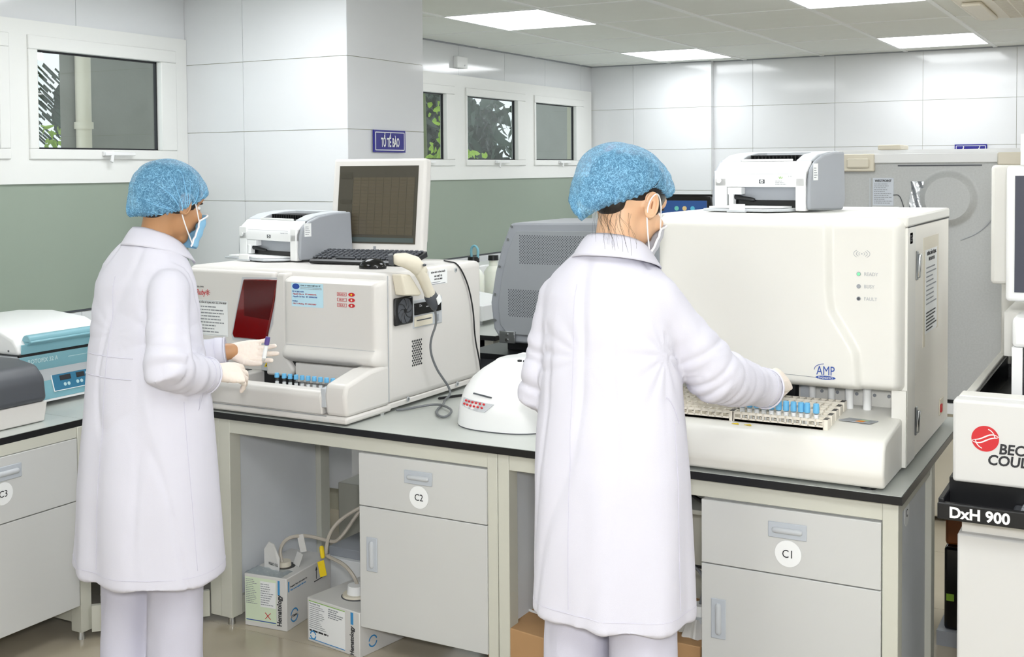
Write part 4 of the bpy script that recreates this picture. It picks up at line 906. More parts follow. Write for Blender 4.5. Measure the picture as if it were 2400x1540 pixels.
# touch screen behind
ts = thing('touch_screen', 'black touch screen with a blue menu behind the woman and the white analyser', 'monitor', (-2.02,5.15,1.0))
MB().box(-2.30,-1.84,5.30,5.34,1.08,1.472).build('bezel', BLACKG, ts, world=True, bevel=.012)
s_ = MB().box(-2.27,-1.87,5.297,5.301,1.12,1.442).build('screen', mat('screen_pale','#b9b7c4',.3,emit=.25), ts, world=True)
MB().box(-2.27,-1.87,5.295,5.298,1.365,1.442).build('menu_bar', mat('screen_blue','#28508c',.3,emit=.1), s_, world=True, smooth=0)
for k,c in enumerate(('#5fb0a0','#c9b078','#49a0b8')): MB().disc((-2.02+k*.04,5.295,1.405),(0,-1,0),.011,.0008,14).build('menu_icon', mat('icon_'+c[1:],c,.4,emit=.3), s_, world=True)
MB().box(-2.10,-1.88,5.294,5.296,1.355,1.368).build('menu_strip', mat('screen_navy','#222a55',.3,emit=.3), s_, world=True, smooth=0)
MB().cyl((-2.06,5.32,.76),(-2.06,5.32,1.1),.03,.03,12).build('stand', BLACK, ts, world=True)
# ------------------------------------------------------------------ REFRIGERATOR back
rf = thing('refrigerator', 'old refrigerator seen from its grey galvanised back with a round embossed plate', 'refrigerator', (-.9,5.8,0))
RY = 5.5
MB().box(-1.32,-.50,RY+.012,RY+.6,.02,1.66).build('cabinet', CREAM, rf, world=True, bevel=.01)
MB().box(-1.30,-.52,RY,RY+.012,.56,1.615).build('back_sheet', GALV, rf, world=True, smooth=0)
MB().box(-1.32,-1.285,RY-.012,RY+.012,.5,1.60).build('side_trim', WHITE, rf, world=True)
MB().box(-1.30,-.50,RY-.014,RY+.012,1.612,1.655).build('top_trim', WHITE, rf, world=True, bevel=.004)
MB().box(-1.32,-.50,RY+.012,RY+.6,1.655,1.672).build('lid_edge', WHITE, rf, world=True)
MB().box(-1.31,-1.14,RY-.03,RY+.012,1.575,1.655).build('hinge_cover', CREAM, rf, world=True, bevel=.006); MB().box(-1.26,-1.16,RY-.045,RY-.028,1.59,1.635).build('hinge_bar', CREAM, rf, world=True, bevel=.008)
for x in (-1.295,-1.18): MB().disc((x,RY-.031,1.598),(0,-1,0),.008,.003,12).build('screw', DGREY, rf, world=True)
MB().box(-.62,-.5,RY-.03,RY+.012,1.60,1.655).build('hinge_cover', CREAM, rf, world=True, bevel=.006)
MB().box(-1.13,-1.03,RY+.0,RY+.2,1.672,1.695).build('top_hinge', CREAM, rf, world=True, bevel=.006)
def emb(u,v):
    r_ = u*.135; q = 2*PI*v; h = .0
    h = .024 if u<.72 else (.024*(1-(u-.72)/.2) if u<.92 else 0)
    return (-.825+r_*math.cos(q), RY-.001-h, 1.453+r_*math.sin(q))
MB().grid(emb,20,48).build('round_emboss', GALV, rf, world=True, smooth=25)
MB().box(-1.04,-.685,RY-.004,RY,1.598,1.603).build('sheet_seam', DGREY, rf, world=True)
MB().box(-1.165,-1.158,RY-.005,RY,.9,1.545).build('side_seam', SHADEW, rf, world=True)
q = MB().box(-1.15,-1.058,RY-.002,RY,1.42,1.545).build('rating_plate', mat('plate_paper','#ccd2da',.5), rf, world=True, smooth=0, label='pale printed rating plate')
text('lettering','WESTPOINT',.0155,INK,q,(-1.104,RY-.002,1.527),(1,0,0),(0,0,1),'CENTER',bold=.0004,sx=.85); lines('small_print',q,(-1.144,RY-.002,1.522),(1,0,0),(0,0,1),.08,11,.095,INKG,seed=9,th=.3)
q = MB().box(-1.152,-1.035,RY-.002,RY,1.36,1.415).build('diagram_plate', PAPER, rf, world=True, smooth=0); text('lettering','CIRCUIT DIAGRAM',.0105,INKG,q,(-1.095,RY-.002,1.402),(1,0,0),(0,0,1),'CENTER')
lines('diagram',q,(-1.145,RY-.002,1.397),(1,0,0),(0,0,1),.1,3,.03,INKL)
MB().grid(lambda u,v:(-.985+u*.055+.004*math.sin(v*9), RY-.006-.006*math.sin(u*9+v*13), 1.30+v*.23),8,20,(0,.003,0)).build('foil_pouch', FOIL, rf, world=True)
MB().tube(smooth_path([(-1.058,RY-.004,1.468),(-1.035,RY-.004,1.47),(-1.02,RY-.004,1.44),(-1.0,RY-.004,1.36),(-.99,RY-.004,1.25)]),.002,6).build('thin_wire', DGREY, rf, world=True)
sl = smooth_path([(-.77,RY-.003,1.27),(-.70,RY-.003,1.30),(-.64,RY-.003,1.36),(-.62,RY-.003,1.43),(-.645,RY-.003,1.445)]); MB().tube(sl,.0018,6).build('pressed_groove', GREYP, rf, world=True)
MB().box(-1.30,-.50,RY-.03,RY+.1,.50,.545).build('rear_ledge', WHITE, rf, world=True); MB().box(-1.30,-.5,RY-.01,RY+.1,.545,.56).build('gap', BLACK, rf, world=True)
for x in (-1.25,-.58):
    for y in (RY+.08,RY+.5): MB().cyl((x,y,0),(x,y,.03),.02,.02,8).build('foot', BLACK, rf, world=True)
# ------------------------------------------------------------------ FLOOR-STANDING HEMATOLOGY SYSTEM at the right
COULM = mat('analyser_white','#d6d6d4',.35,var=.01)
dx = thing('cell_analyser', 'floor standing white and black analyser with red round logo at the right edge', 'lab machine', (0,3.4,0))
D = lambda nm, m, *q, **k: MB().box(*q).build(nm, m, k.pop('p', dx), world=True, **k)
D('base_cabinet', COULM, -.428,.45,3.03,3.95,.03,.70, bevel=.006)
D('shadow_gap', IVSIDE, -.42,.44,3.05,3.95,.70,.755)
D('keyboard_tray', BLACK, -.462,.46,2.955,3.05,.752,.765); D('tray_lip', BLACK, -.462,.46,2.945,2.965,.752,.792, bevel=.003); D('tray_side', BLACK, -.462,-.448,2.96,3.25,.752,.80, bevel=.003)
D('tray_back', BLACK, -.45,.46,3.05,3.3,.75,.83); 
text('lettering','DxH 900',.036,WHITE,dx,(-.435,2.945,.760),(1,0,0),(0,0,1),bold=.0012)
fp = D('front_drawer', COULM, -.436,.45,3.0,3.06,.833,1.034, bevel=.008, seg=3)
D('drawer_top', IVORY, -.43,.44,3.05,3.12,1.0,1.036, bevel=.004)
D('bed', BLACK, -.40,.44,3.12,3.95,.93,.95)
D('left_rail', IVORY, -.432,-.412,3.11,3.93,.94,1.022, bevel=.003); D('rail_liner', BLACK, -.412,-.405,3.11,3.93,.94,1.015)
D('rear_wall', BLACK, -.41,.44,3.90,3.92,.93,1.01); D('latch_block', STEEL, -.395,-.355,3.86,3.90,.985,1.02, bevel=.003); MB().disc((-.375,3.86,1.003),(0,-1,0),.005,.002,10).build('bolt', CHROME, dx, world=True)
D('column', IVORY, -.425,-.30,3.88,4.0,.99,1.40, bevel=.004); D('column', IVORY, -.37,-.2,3.45,3.9,1.08,1.2)
D('screen_arm_cover', IVORY, -.412,-.20,3.5,3.7,1.27,1.60, bevel=.01, seg=3)
sm_ = thing('analyser_monitor', 'white framed touch monitor cut off by the right edge', 'monitor', (-.1,3.3,1.4))
MB().box(-.352,.12,3.30,3.34,1.245,1.598).build('bezel', WHITE, sm_, world=True, bevel=.01, seg=3); MB().box(-.33,.10,3.296,3.302,1.27,1.572).build('screen', mat('screen_dark','#4a4c58',.15), sm_, world=True)
MB().box(-.2,.0,3.34,3.49,1.38,1.46).build('mount', IVORY, sm_, world=True)
D('upper_cover', WHITE, -.325,.3,3.2,3.35,1.14,1.215, bevel=.01); D('side_post', WHITE, -.325,-.30,3.2,3.34,1.0,1.14); D('inner_dark', BLACK, -.30,.3,3.22,3.9,.95,1.14)
D('top_housing', WHITE, -.318,.3,3.3,3.8,1.60,1.68)
k_ = thing('tray_keyboard', 'dark grey keyboard end on the black tray at the right edge', 'keyboard', (-.2,3.0,.765))
MB().box(-.10,.3,-.03,.045,0,.018).build('case', DGREY, k_, bevel=.006)
for r_ in range(3):
    for c_ in range(9): MB().box(-.08+c_*.02,-.064+c_*.02,-.022+r_*.02,-.007+r_*.02,.018,.023).build('key', GREYP, k_, smooth=0)
# logo: red ball with two white waves
lc = V((-.362,2.9995,.945)); lr = .031
ball = MB().disc(lc,(0,-1,0),lr,.0008,40).build('logo_ball', REDINK, dx, world=True)
for (zo,ph) in ((.005,0),(-.005,0)):
    pts = []
    for k in range(21):
        u = -1+2*k/20; pts.append(lc+V((u*lr*.96,-.0012,zo*(1-u*u)**.5+.006*u+.0035*math.sin(u*PI))))
    MB().tube(pts,[.0005+.0014*(1-abs(-1+2*k/20))**.6 for k in range(21)],5,flat=.4,ref=(0,1,0)).build('logo_wave', WHITE, ball, world=True)
for sg in (1,-1):
    pts = [lc+V((sg*(.020*math.cos(R(a))+.002),-.0012,sg*(.024*math.sin(R(a))))) for a in range(10,75,8)]
    MB().tube(pts,[.0012]*len(pts),5).build('logo_arc', WHITE, ball, world=True)
text('logo_lettering','BECKMAN',.034,INK,dx,(-.332,3.0,.912),(1,0,0),(0,0,1),shear=.12,sx=.95,bold=.0009)
text('logo_lettering','COULTER',.034,INK,dx,(-.357,3.0,.884),(1,0,0),(0,0,1),shear=.12,sx=.95,bold=.0009)
# dark things between the bench and the floor-standing analyser
up_ = thing('power_backup', 'black box with a small green display on the floor behind the bench end', 'power supply', (-.5,4.15,0))
MB().box(-.62,-.40,4.1,4.4,.05,.33).build('case', BLACKG, up_, world=True, bevel=.01); MB().box(-.612,-.588,4.095,4.101,.15,.172).build('display', mat('lcd_green','#6d8f2a',.3,emit=.1), up_, world=True)
MB().box(-.64,-.38,4.08,4.42,0,.05).build('plinth', GREYP, up_, world=True)
og = thing('orange_tool_case', 'orange and grey case on the black power box', 'case', (-.5,4.2,.33))
MB().prism([(-.62,.33),(-.42,.33),(-.44,.39),(-.52,.42),(-.62,.43)],'xz',4.12,4.35).build('shell', mat('orange_plastic','#80461a',.4), og, world=True, bevel=.01); MB().tube([(-.62,4.11,.43),(-.5,4.11,.42),(-.44,4.11,.35)],.008,8).build('handle', GREYP, og, world=True)
# ------------------------------------------------------------------ BOXES under the bench
def blackarrow(b, c, x, z, y): 
    b.box(x-.0012,x+.0012,y-.0008,y,z,z+.045); b.prism([(x-.005,z+.042),(x+.005,z+.042),(x,z+.054)],'xz',y-.0008,y)
ba = thing('reagent_carton', 'white reagent carton lettered Hematology, left of the two under the open bench', 'carton', (-2.74,3.3,0), R(6))
Wc,Dc,Hc = .175,.29,.185
body = MB().box(-Wc/2,Wc/2,-.16,-.16+Dc,0,Hc).build('carton_body', CARTW, ba, bevel=.003)
F = -.1605
q = MB().box(-.083,.045,F-.0006,F,.018,.175).build('green_label', mat('label_green','#d5e3c8',.6), ba, smooth=0); lines('small_print',q,(-.08,F-.0008,.17),(1,0,0),(0,0,1),.05,14,.09,INKG,world=False,th=.3)
MB().box(-.02,.043,F-.0012,F-.0006,.075,.165).build('label_field', PAPER, q, smooth=0); lines('table_print',q,(-.018,F-.0014,.16),(1,0,0),(0,0,1),.055,10,.08,INKG,world=False,seed=8,th=.3)
MB().box(-.08,.043,F-.0012,F-.0006,.022,.025).build('label_band', BLUEINK, q, smooth=0)
dm = MB(); dm.obox((.01,F-.001,.045),(.011,0,.011),(0,.0004,0),(-.0008,0,.0008)); dm.obox((.01,F-.001,.045+.0),( -.011,0,.011),(0,.0004,0),(.0008,0,.0008)); dm.build('hazard_mark', REDINK, q, smooth=0)
MB().box(.052,.060,F-.0008,F,.125,.175).build('blue_stripe', SKYINK, ba, smooth=0)
text('lettering','Hematology',.026,INK,ba,(.066,F,.015),(0,0,1),(-1,0,0),sx=.86,bold=.0006,world=False)
S = Wc/2+.0005
def ring_logo(p, c, xd, n, r_=.022, s='J.T.Baker'):
    c = V(c); xd = V(xd); zd = V((0,0,1)); n = V(n)
    for a0,a1 in ((20,165),(200,345)):
        pts = [c+n*.0006+xd*(r_*math.cos(R(a)))+zd*(r_*math.sin(R(a))) for a in range(a0,a1,12)]
        MB().tube(pts,.0026,5,flat=.3,ref=n).build('logo_ring', SKYINK, p)
    text('logo_lettering',s,.0115,INK,p,c-xd*r_*.95-zd*.004+n*.001,xd,zd,world=False,sx=.9)
ring_logo(ba,(S,-.115,.045),(0,1,0),(1,0,0))
MB().box(S,S+.0006,-.150,-.144,.135,.172).build('blue_stripe', SKYINK, ba, smooth=0)
text('lettering','Reagents from cell counter inc.',.0085,INK,ba,(S,-.138,.148),(0,1,0),(0,0,1),world=False); text('lettering','Visit: www.reagents-lab.com',.0085,SKYINK,ba,(S,-.138,.136),(0,1,0),(0,0,1),world=False)
ab = MB()
for y in (.03,.055):
    ab.box(S,S+.0006,y-.0014,y+.0014,.125,.158).add([(S,y-.006,.156),(S,y+.006,.156),(S,y,.170),(S+.0006,y-.006,.156),(S+.0006,y+.006,.156),(S+.0006,y,.170)],[(0,1,2),(3,5,4),(0,3,4,1),(1,4,5,2),(2,5,3,0)])
ab.box(S,S+.0006,.015,.07,.117,.120).build('up_arrows', INK, ba, smooth=0)
MB().grid(lambda u,v:(-.085+u*.15, -.16+v*.075, Hc+.002+.003*math.sin(u*23+v*7)*math.sin(v*9)),18,10,(0,0,.001)).build('plastic_tape', CLEAR, ba)
fl_ = MB().add([(-.055,-.085,Hc),(.02,-.105,Hc),(.018,-.098,Hc+.045),(-.012,-.088,Hc+.088),(-.04,-.078,Hc+.092),(-.062,-.075,Hc+.062)]+[(-.055,-.081,Hc),(.02,-.101,Hc),(.018,-.094,Hc+.045),(-.012,-.084,Hc+.088),(-.04,-.074,Hc+.092),(-.062,-.071,Hc+.062)],[(0,1,2,3,4,5),(11,10,9,8,7,6)]+[(i,i+6,(i+1)%6+6,(i+1)%6) for i in range(6)])
fo_ = fl_.build('torn_flap', CARTW, ba, smooth=0)
text('lettering','TO OPEN',.014,INK,ba,(-.008,-.0975,Hc+.026),(-.965,.26,0),(0,0,-1),world=False,align='CENTER',sx=.8)
MB().cyl((.0,-.045,Hc-.02),(.0,-.045,Hc+.018),.028,.026,20).build('bottle_neck', CREAM, ba); MB().disc((.0,-.045,Hc),(0,0,1),.042,.0012,20).build('dark_opening', BLACK, ba)
MB().obox((.045,-.02,Hc+.022),(.02,-.012,0),(.004,.008,.02),(0,.001,0)).build('hang_tag', CARTW, ba, smooth=0)
bb_ = thing('reagent_carton', 'white reagent carton with a big white label and capped opening, front one under the bench', 'carton', (-2.385,3.225,0), R(-9))
MB().box(-.125,.125,-.12,.14,0,.15).build('carton_body', CARTW, bb_, bevel=.003); F = -.1205
q = MB().box(-.115,.058,F-.0006,F,.01,.142).build('white_label', PAPER, bb_, smooth=0); MB().box(-.115,.058,F-.0012,F-.0006,.1395,.142).build('green_band', GREENINK, q, smooth=0); MB().box(-.115,.058,F-.0012,F-.0006,.01,.0125).build('blue_band', SKYINK, q, smooth=0)
text('lettering','Hemolysin Ruby',.008,INKG,q,(-.112,F-.0006,.131),(1,0,0),(0,0,1),world=False); lines('small_print',q,(-.112,F-.0008,.128),(1,0,0),(0,0,1),.085,12,.08,INKG,world=False,seed=12,th=.28); lines('symbols',q,(-.02,F-.0008,.135),(1,0,0),(0,0,1),.07,5,.035,INKG,world=False,seed=3,th=.45)
lines('code_line',q,(-.112,F-.0008,.045),(1,0,0),(0,0,1),.09,1,.008,INK,world=False,full=True,th=.7)
ring_logo(bb_,(-.095,F-.0008,.026),(1,0,0),(0,-1,0),.013,'')
MB().box(.085,.097,F-.0008,F,.105,.145).build('blue_stripe', SKYINK, bb_, smooth=0); text('lettering','Hematology',.025,INK,bb_,(.098,F,.003),(0,0,1),(-1,0,0),sx=.78,bold=.0006,world=False)
ring_logo(bb_,(.1255,-.06,.04),(0,1,0),(1,0,0),.018,'')
MB().disc((.005,-.01,.15),(0,0,1),.055,.001,24).build('dark_opening', DGREY, bb_); c_ = MB().cyl((.0,-.01,.15),(.0,-.01,.158),.048,.046,28).build('cap_flange', CREAM, bb_); MB().cyl((.0,-.01,.158),(.0,-.01,.187),.032,.029,28).build('cap', WHITE, bb_)
bc = thing('white_carton', 'plain white carton with a blue dot standing behind the two reagent cartons', 'carton', (-2.62,3.70,0))
MB().box(-.155,.16,-.16,.14,0,.13).build('carton_body', PAPER, bc, bevel=.002); MB().box(-.15,.15,-.14,.13,.13,.165).build('lid_tray', GREYP, bc, bevel=.003); MB().disc((.125,-.1605,.05),(0,-1,0),.035,.0006,24).build('blue_dot', SKYINK, bc)
bd_ = thing('beige_carton', 'beige carton standing at the rear under the bench behind cabinet C2', 'carton', (-2.72,3.92,0)); MB().box(-.2,.25,-.1,.2,0,.33).build('carton_body', BFRAME, bd_, bevel=.003)
hs = tag(MB().tube(smooth_path([(-2.39,3.225,.185),(-2.40,3.22,.215),(-2.45,3.23,.245),(-2.53,3.25,.25),(-2.56,3.27,.25),(-2.555,3.29,.33),(-2.50,3.33,.39),(-2.40,3.40,.44),(-2.25,3.45,.47)],3),.0065,8).build('hose', TUBEH, None),'clear beige hose from the white cap of the front carton up behind cabinet C2','hose')
hs2 = tag(MB().tube(smooth_path([(-2.735,3.245,.20),(-2.75,3.25,.245),(-2.73,3.27,.285),(-2.67,3.31,.29),(-2.60,3.34,.27),(-2.56,3.35,.27),(-2.50,3.42,.40),(-2.40,3.5,.47),(-2.25,3.55,.48)],3),.0065,8).build('hose', TUBEH, None),'clear beige hose arching out of the left carton past the paper tag','hose')
tg = thing('hose_tag', 'small white paper tag hanging on the hose arch above the left carton', 'tag', (-2.68,3.29,.27)); MB().obox((0,0,-.005),(.014,0,.004),(0,.0008,0),(-.008,0,.03)).build('tag_sheet', CARTW, tg)
tg = thing('yellow_tag', 'yellow tag hanging on the hose between the two reagent cartons', 'tag', (-2.552,3.245,.22)); MB().obox((0,-.004,-.012),(.014,0,.006),(0,.0008,0),(-.006,0,.026)).build('tag_sheet', YELLOW, tg); MB().tube([(0,0,.03),(-.004,0,.06)],.008,8).build('tape_wrap', YELLOW, tg)
# brown cartons
bn = thing('brown_carton', 'brown cardboard carton with a white string on the floor under the middle of the bench', 'carton', (-1.62,3.1,0), R(-10))
MB().box(-.19,.17,-.02,.40,0,.20).build('carton_body', CARTB, bn, bevel=.003); MB().box(-.19,.17,.16,.22,.20,.2015).build('tape', mat('brown_tape','#8f6a40',.3), bn, smooth=0); MB().tube(smooth_path([(-.19,.13,.203),(-.05,.11,.206),(.1,.13,.205),(.17,.12,.204)]),.004,6).build('string', PAPER, bn)
bn2 = thing('brown_carton', 'brown cardboard carton beside cabinet C1, with a white cap and bag on it', 'carton', (-1.25,3.3,0)); MB().box(-.13,.12,-.16,.2,0,.24).build('carton_body', CARTB, bn2, bevel=.003)
wc_ = thing('canister', 'white capped canister in a crumpled bag beside cabinet C1', 'canister', (-1.165,3.24,.24))
MB().grid(lambda u,v:(.06*(1-.35*v+.1*math.sin(u*60))*math.cos(2*PI*u),.06*(1-.35*v+.1*math.sin(u*60))*math.sin(2*PI*u),.05*v+.004*math.sin(u*44)),60,6).build('bag', CARTW, wc_); MB().cyl((0,0,.03),(0,0,.055),.038,.036,20).build('cap_ring', SHADEW, wc_); MB().cyl((0,0,.055),(0,0,.085),.027,.025,20).build('cap', WHITE, wc_)
MB().tube(smooth_path([(0,0,.085),(.01,0,.13),(.0,.02,.17),(-.05,.05,.18),(-.1,.1,.17)]),.005,8).build('tube', CORD, wc_)
ub = thing('under_bench_unit', 'beige metal unit under the bench between the woman and cabinet C1', 'machine', (-1.3,3.7,0)); MB().box(-.25,.15,-.1,.12,.02,.48).build('case', BFRAME, ub, bevel=.005); MB().box(-.25,.15,-.103,-.1,.3,.31).build('dark_seam', INK, ub)
for x in (-.2,.1): MB().cyl((x,0,0),(x,0,.02),.015,.015,8).build('foot', BLACK, ub)
wr_ = tag(MB().tube(smooth_path([(-1.30,3.45,.60),(-1.20,3.4,.57),(-1.12,3.38,.60),(-1.10,3.42,.66),(-1.18,3.5,.66)]),.006,7).build('black_cable', BLACK, None),'black cable loop hanging under the bench beside cabinet C1','cable')
# ------------------------------------------------------------------ PEOPLE
from mathutils.bvhtree import BVHTree
SEAM = mat('stitched_seam','#cfcddb',.9)
def displace(me, fn):
    ps = [v.co.copy() for v in me.vertices]; ns = [v.normal.copy() for v in me.vertices]; out = []
    for p, n in zip(ps, ns): out.extend(fn(p, n))
    me.vertices.foreach_set('co', out); me.update()
def ellring(c, a, b, rz, n=40, ex=2.3, z=None, fx=0):
    out = []
    for i in range(n):
        q = 2*PI*i/n; cs, sn = math.cos(q), math.sin(q)
        x = a*abs(cs)**(2/ex)*(1 if cs>=0 else -1); y = b*abs(sn)**(2/ex)*(1 if sn>=0 else -1)
        out.append(V((c[0]+x*math.cos(rz)-y*math.sin(rz), c[1]+x*math.sin(rz)+y*math.cos(rz), c[2])))
    return out
def cap_mesh(M, ctr, rad, tf, tb, gather, plt=.0035, seed=0, k=22, low=.13, fe=1.2, earup=0):
    def fn(u,v):
        ph = 2*PI*u; s = math.sin(ph); f = (s+1)/2
        tm = tb+(tf-tb)*f**fe-earup*math.exp(-((s-.08)/.30)**2)*(1 if math.cos(ph)>0 else 0); t = tm*(v if v<=.9 else .9+ (v-.9)*.6)
        sn = math.sin(t) if t<PI/2 else 1-.20*((t-PI/2)/.9)**2
        p = V((rad[0]*sn*math.cos(ph), rad[1]*sn*math.sin(ph), rad[2]*math.cos(t) if t<PI/2 else -low*math.sin(t-PI/2)))
        w_ = max(0,(v-.35)/.65)
        sc = 1+.018*noise.noise(V((p.x*22+seed,p.y*22,p.z*22)))+.012*w_*math.sin(k*ph+3*math.sin(3*ph+seed))
        if v>.80: e = (v-.80)/.20; sc *= 1-.14*e*e+.055*e*math.sin(2.3*k*ph+4*math.sin(5*ph))
        p = p*sc+V(ctr); g = p-V(gather); d_ = g.length
        if d_>.001:
            ang = math.atan2(g.z, g.y); n_ = (p-V(ctr)).normalized()
            p += n_*plt*(abs(math.sin(ang*7+2*math.sin(ang*3+seed)+noise.noise(p*14)*1.2))**.5*1.6-.9)*math.exp(-d_/.11)*min(1,d_/.02)
        return M@p
    return MB().grid(fn, 200, 70)
def hand_mesh(wrist, fdir, back, side, curls, thumb=(.9,.35,-.3), s=1.0, spread=.08):
    """side=+1: thumb on the x axis side; x = fdir x back"""
    y = V(fdir).normalized(); z = V(back); z = (z-y*z.dot(y)).normalized(); x = y.cross(z)*side
    W0 = V(wrist); P = lambda a,b,c: W0+(x*a+y*b+z*c)*s
    mb = MB(); rings = []
    for (d_,a_,b_,o_) in ((-.045,.029,.024,0),(-.02,.0275,.022,0),(.0,.027,.021,0),(.03,.034,.0195,.001),(.06,.040,.0165,.001),(.085,.041,.0135,0),(.094,.038,.010,-.001)):
        rings.append([P(a_*math.cos(q)+o_, d_, b_*math.sin(q)) for q in [2*PI*i/20 for i in range(20)]])
    mb.loft(rings)
    for i,(bx,by,L_,r_) in enumerate(((.029,.084,.068,.0092),(.0095,.090,.076,.0094),(-.010,.087,.070,.0090),(-.029,.078,.055,.0080))):
        ang = 0; pos = [P(bx*.9,by-.02,-.001)]; cur = (bx,by,-.001); pos.append(P(*cur)); sp = (1.5-i)*spread
        for j,fr in enumerate((.45,.31,.24)):
            ang += curls[i][j] if isinstance(curls[i],(tuple,list)) else curls[i]
            dx_,dy_,dz_ = math.sin(sp), math.cos(ang)*math.cos(sp), -math.sin(ang)
            cur = (cur[0]+dx_*L_*fr, cur[1]+dy_*L_*fr, cur[2]+dz_*L_*fr); pos.append(P(*cur))
        mb.tube(pos, [r_*1.15*s,r_*1.12*s,r_*1.02*s,r_*.95*s,r_*.82*s], 12)
    t0 = (.020,.018,-.006); td = V(thumb).normalized(); t1 = (t0[0]+td.x*.045, t0[1]+td.y*.045, t0[2]+td.z*.045); td2 = (td+V((-.15,.55,-.25))).normalized()
    t2 = (t1[0]+td2.x*.033, t1[1]+td2.y*.033, t1[2]+td2.z*.033); td3 = (td2+V((-.15,.4,-.2))).normalized(); t3 = (t2[0]+td3.x*.025, t2[1]+td3.y*.025, t2[2]+td3.z*.025)
    mb.tube([P(*t0),P(*t1),P(*t2),P(*t3)],[.0145*s,.0125*s,.0105*s,.009*s],12)
    me = remesh(mb, .0024, 2)
    displace(me, lambda p,n: p+n*.0007*noise.noise(V((p.x*160,p.y*160,p.z*60))))
    # rolled cuff of the glove
    cuff = MB().tube([P(.028*math.cos(q),-.045,.023*math.sin(q)) for q in [2*PI*i/24 for i in range(25)]],.0022,6)
    return me, cuff, P
def person(spec):
    t = thing('person', spec['label'], 'person', (spec['P'][0],spec['P'][1],0))
    th = R(spec['yaw']); P0 = V((spec['P'][0],spec['P'][1],0))
    Lc = lambda x,y,z: P0+V((x*math.cos(th)-y*math.sin(th), x*math.sin(th)+y*math.cos(th), z))
    H = V(spec['head']); Mh = Matrix.Translation(H)@Matrix.Rotation(R(spec['hyaw']),4,'Z')@Matrix.Rotation(-R(spec['hpitch']),4,'X')@Matrix.Rotation(R(spec.get('hroll',0)),4,'Y')
    M3 = Mh.to_3x3(); hp = lambda x,y,z: Mh@V((x,y,z))
    # --- body: one continuous surface
    b = MB()
    b.ell(hp(0,-.012,.028),(.074,.092,.084),28,18,M3); b.ell(hp(0,.028,-.028),(.060,.062,.072),24,14,M3); b.ell(hp(0,.048,-.088),(.030,.030,.026),16,10,M3)
    b.ell(hp(0,.060,.035),(.055,.032,.03),18,10,M3)
    b.tube([hp(0,.085,.02),hp(0,.100,-.015),hp(0,.096,-.028)],[.007,.012,.011],10); b.ell(hp(0,.084,-.055),(.024,.012,.010),14,8,M3)
    for s_ in (-1,1):
        b.ell(hp(s_*.040,.066,-.022),(.022,.018,.020),12,8,M3)
        er = [hp(s_*(.080+.006*math.cos(q*.5)),-.010+.016*math.cos(q)-.004*math.sin(q),-.004+.029*math.sin(q)) for q in [R(-150+k*24) for k in range(13)]]
        b.tube(er,.0052,8); b.ell(hp(s_*.076,-.006,-.006),(.007,.015,.024),14,10,M3); b.ell(hp(s_*.078,.002,-.028),(.007,.009,.009),10,8,M3)
    nk = V(spec['neck']); b.tube([nk-V((0,0,.06)), nk, nk.lerp(hp(0,-.022,-.05),.5), hp(0,-.018,-.03)],[.062,.054,.052,.055],20)
    tor = [(z,cx,cy,a*.86,bb*.84) for z,cx,cy,a,bb in spec['coat'] if z>.78]
    tor = [(.74,spec['coat'][2][1],spec['coat'][2][2],.155,.105)]+tor
    b.loft([ellring(Lc(cx,cy,z),a,bb,th) for z,cx,cy,a,bb in tor])
    for s_,(sh,el,wr) in zip((1,-1),spec['arms']):
        sh,el,wr = V(sh),V(el),V(wr); b.tube([sh,sh.lerp(el,.5),el,el.lerp(wr,.45),wr+(wr-el).normalized()*.015],[.034,.038,.036,.034,.026],14)
    for s_,(lx,ly) in zip((1,-1),spec['legs']):
        b.tube([Lc(lx,ly*.3,.84),Lc(lx,ly*.6,.62),Lc(lx,ly,.46),Lc(lx,ly-.01,.30),Lc(lx,ly-.02,.09)],[.082,.068,.054,.050,.036],16)
        b.tube([Lc(lx,ly-.05,.045),Lc(lx,ly+.04,.04),Lc(lx*1.1,ly+.13,.03)],[.034,.036,.026],12)
    me = remesh(b, .0055, 3); body = mesh_obj('body', me, spec['skin'], t)
    # eyes
    for s_ in (-1,1):
        e = MB().ell(hp(s_*.031,.071,.004),(.011,.008,.007),14,10,M3).build('eye', PAPER, body, world=True); MB().ell(hp(s_*.031,.077,.004),(.006,.003,.005),10,6,M3).build('iris', HAIR, body, world=True)
        MB().tube([hp(s_*.018,.088,.020),hp(s_*.032,.084,.023),hp(s_*.044,.075,.019)],.0022,6).build('eyebrow', HAIR, body, world=True)
    for s_ in (-1,1):
        eh = [hp(s_*(.0865+.003*math.cos(q)),-.010+.0165*math.cos(q)-.004*math.sin(q),-.002+.029*math.sin(q)) for q in [R(-110+k*18) for k in range(17)]]
        MB().tube(eh,[.0022]+[.0034]*15+[.002],8).build('ear_helix', spec['skin'], body, world=True)
        MB().ell(hp(s_*.0835,-.004,.0),(.0012,.006,.012),12,8,M3).build('ear_hollow', mat('skin_shade','#a8704c',.6), body, world=True)
    # hair
    hm = MB().ell(hp(*spec.get('hairc',(0,-.022,.034))),spec.get('hairr',(.084,.102,.088)),28,18,M3)
    if not spec.get('nonape'): hm.ell(hp(0,-.050,-.018),(.056,.042,.046),20,12,M3)
    else: hm.ell(hp(0,-.062,-.012),(.050,.030,.042),20,12,M3)
    for s_ in (-1,1): hm.ell(hp(s_*.065,.030,.012),(.009,.014,.026),12,8,M3)
    if spec.get('bun'): hm.ell(hp(*spec['bun']),(.045,.04,.045),16,10,M3)
    mesh_obj('hair', remesh(hm,.005,2), HAIR, t)
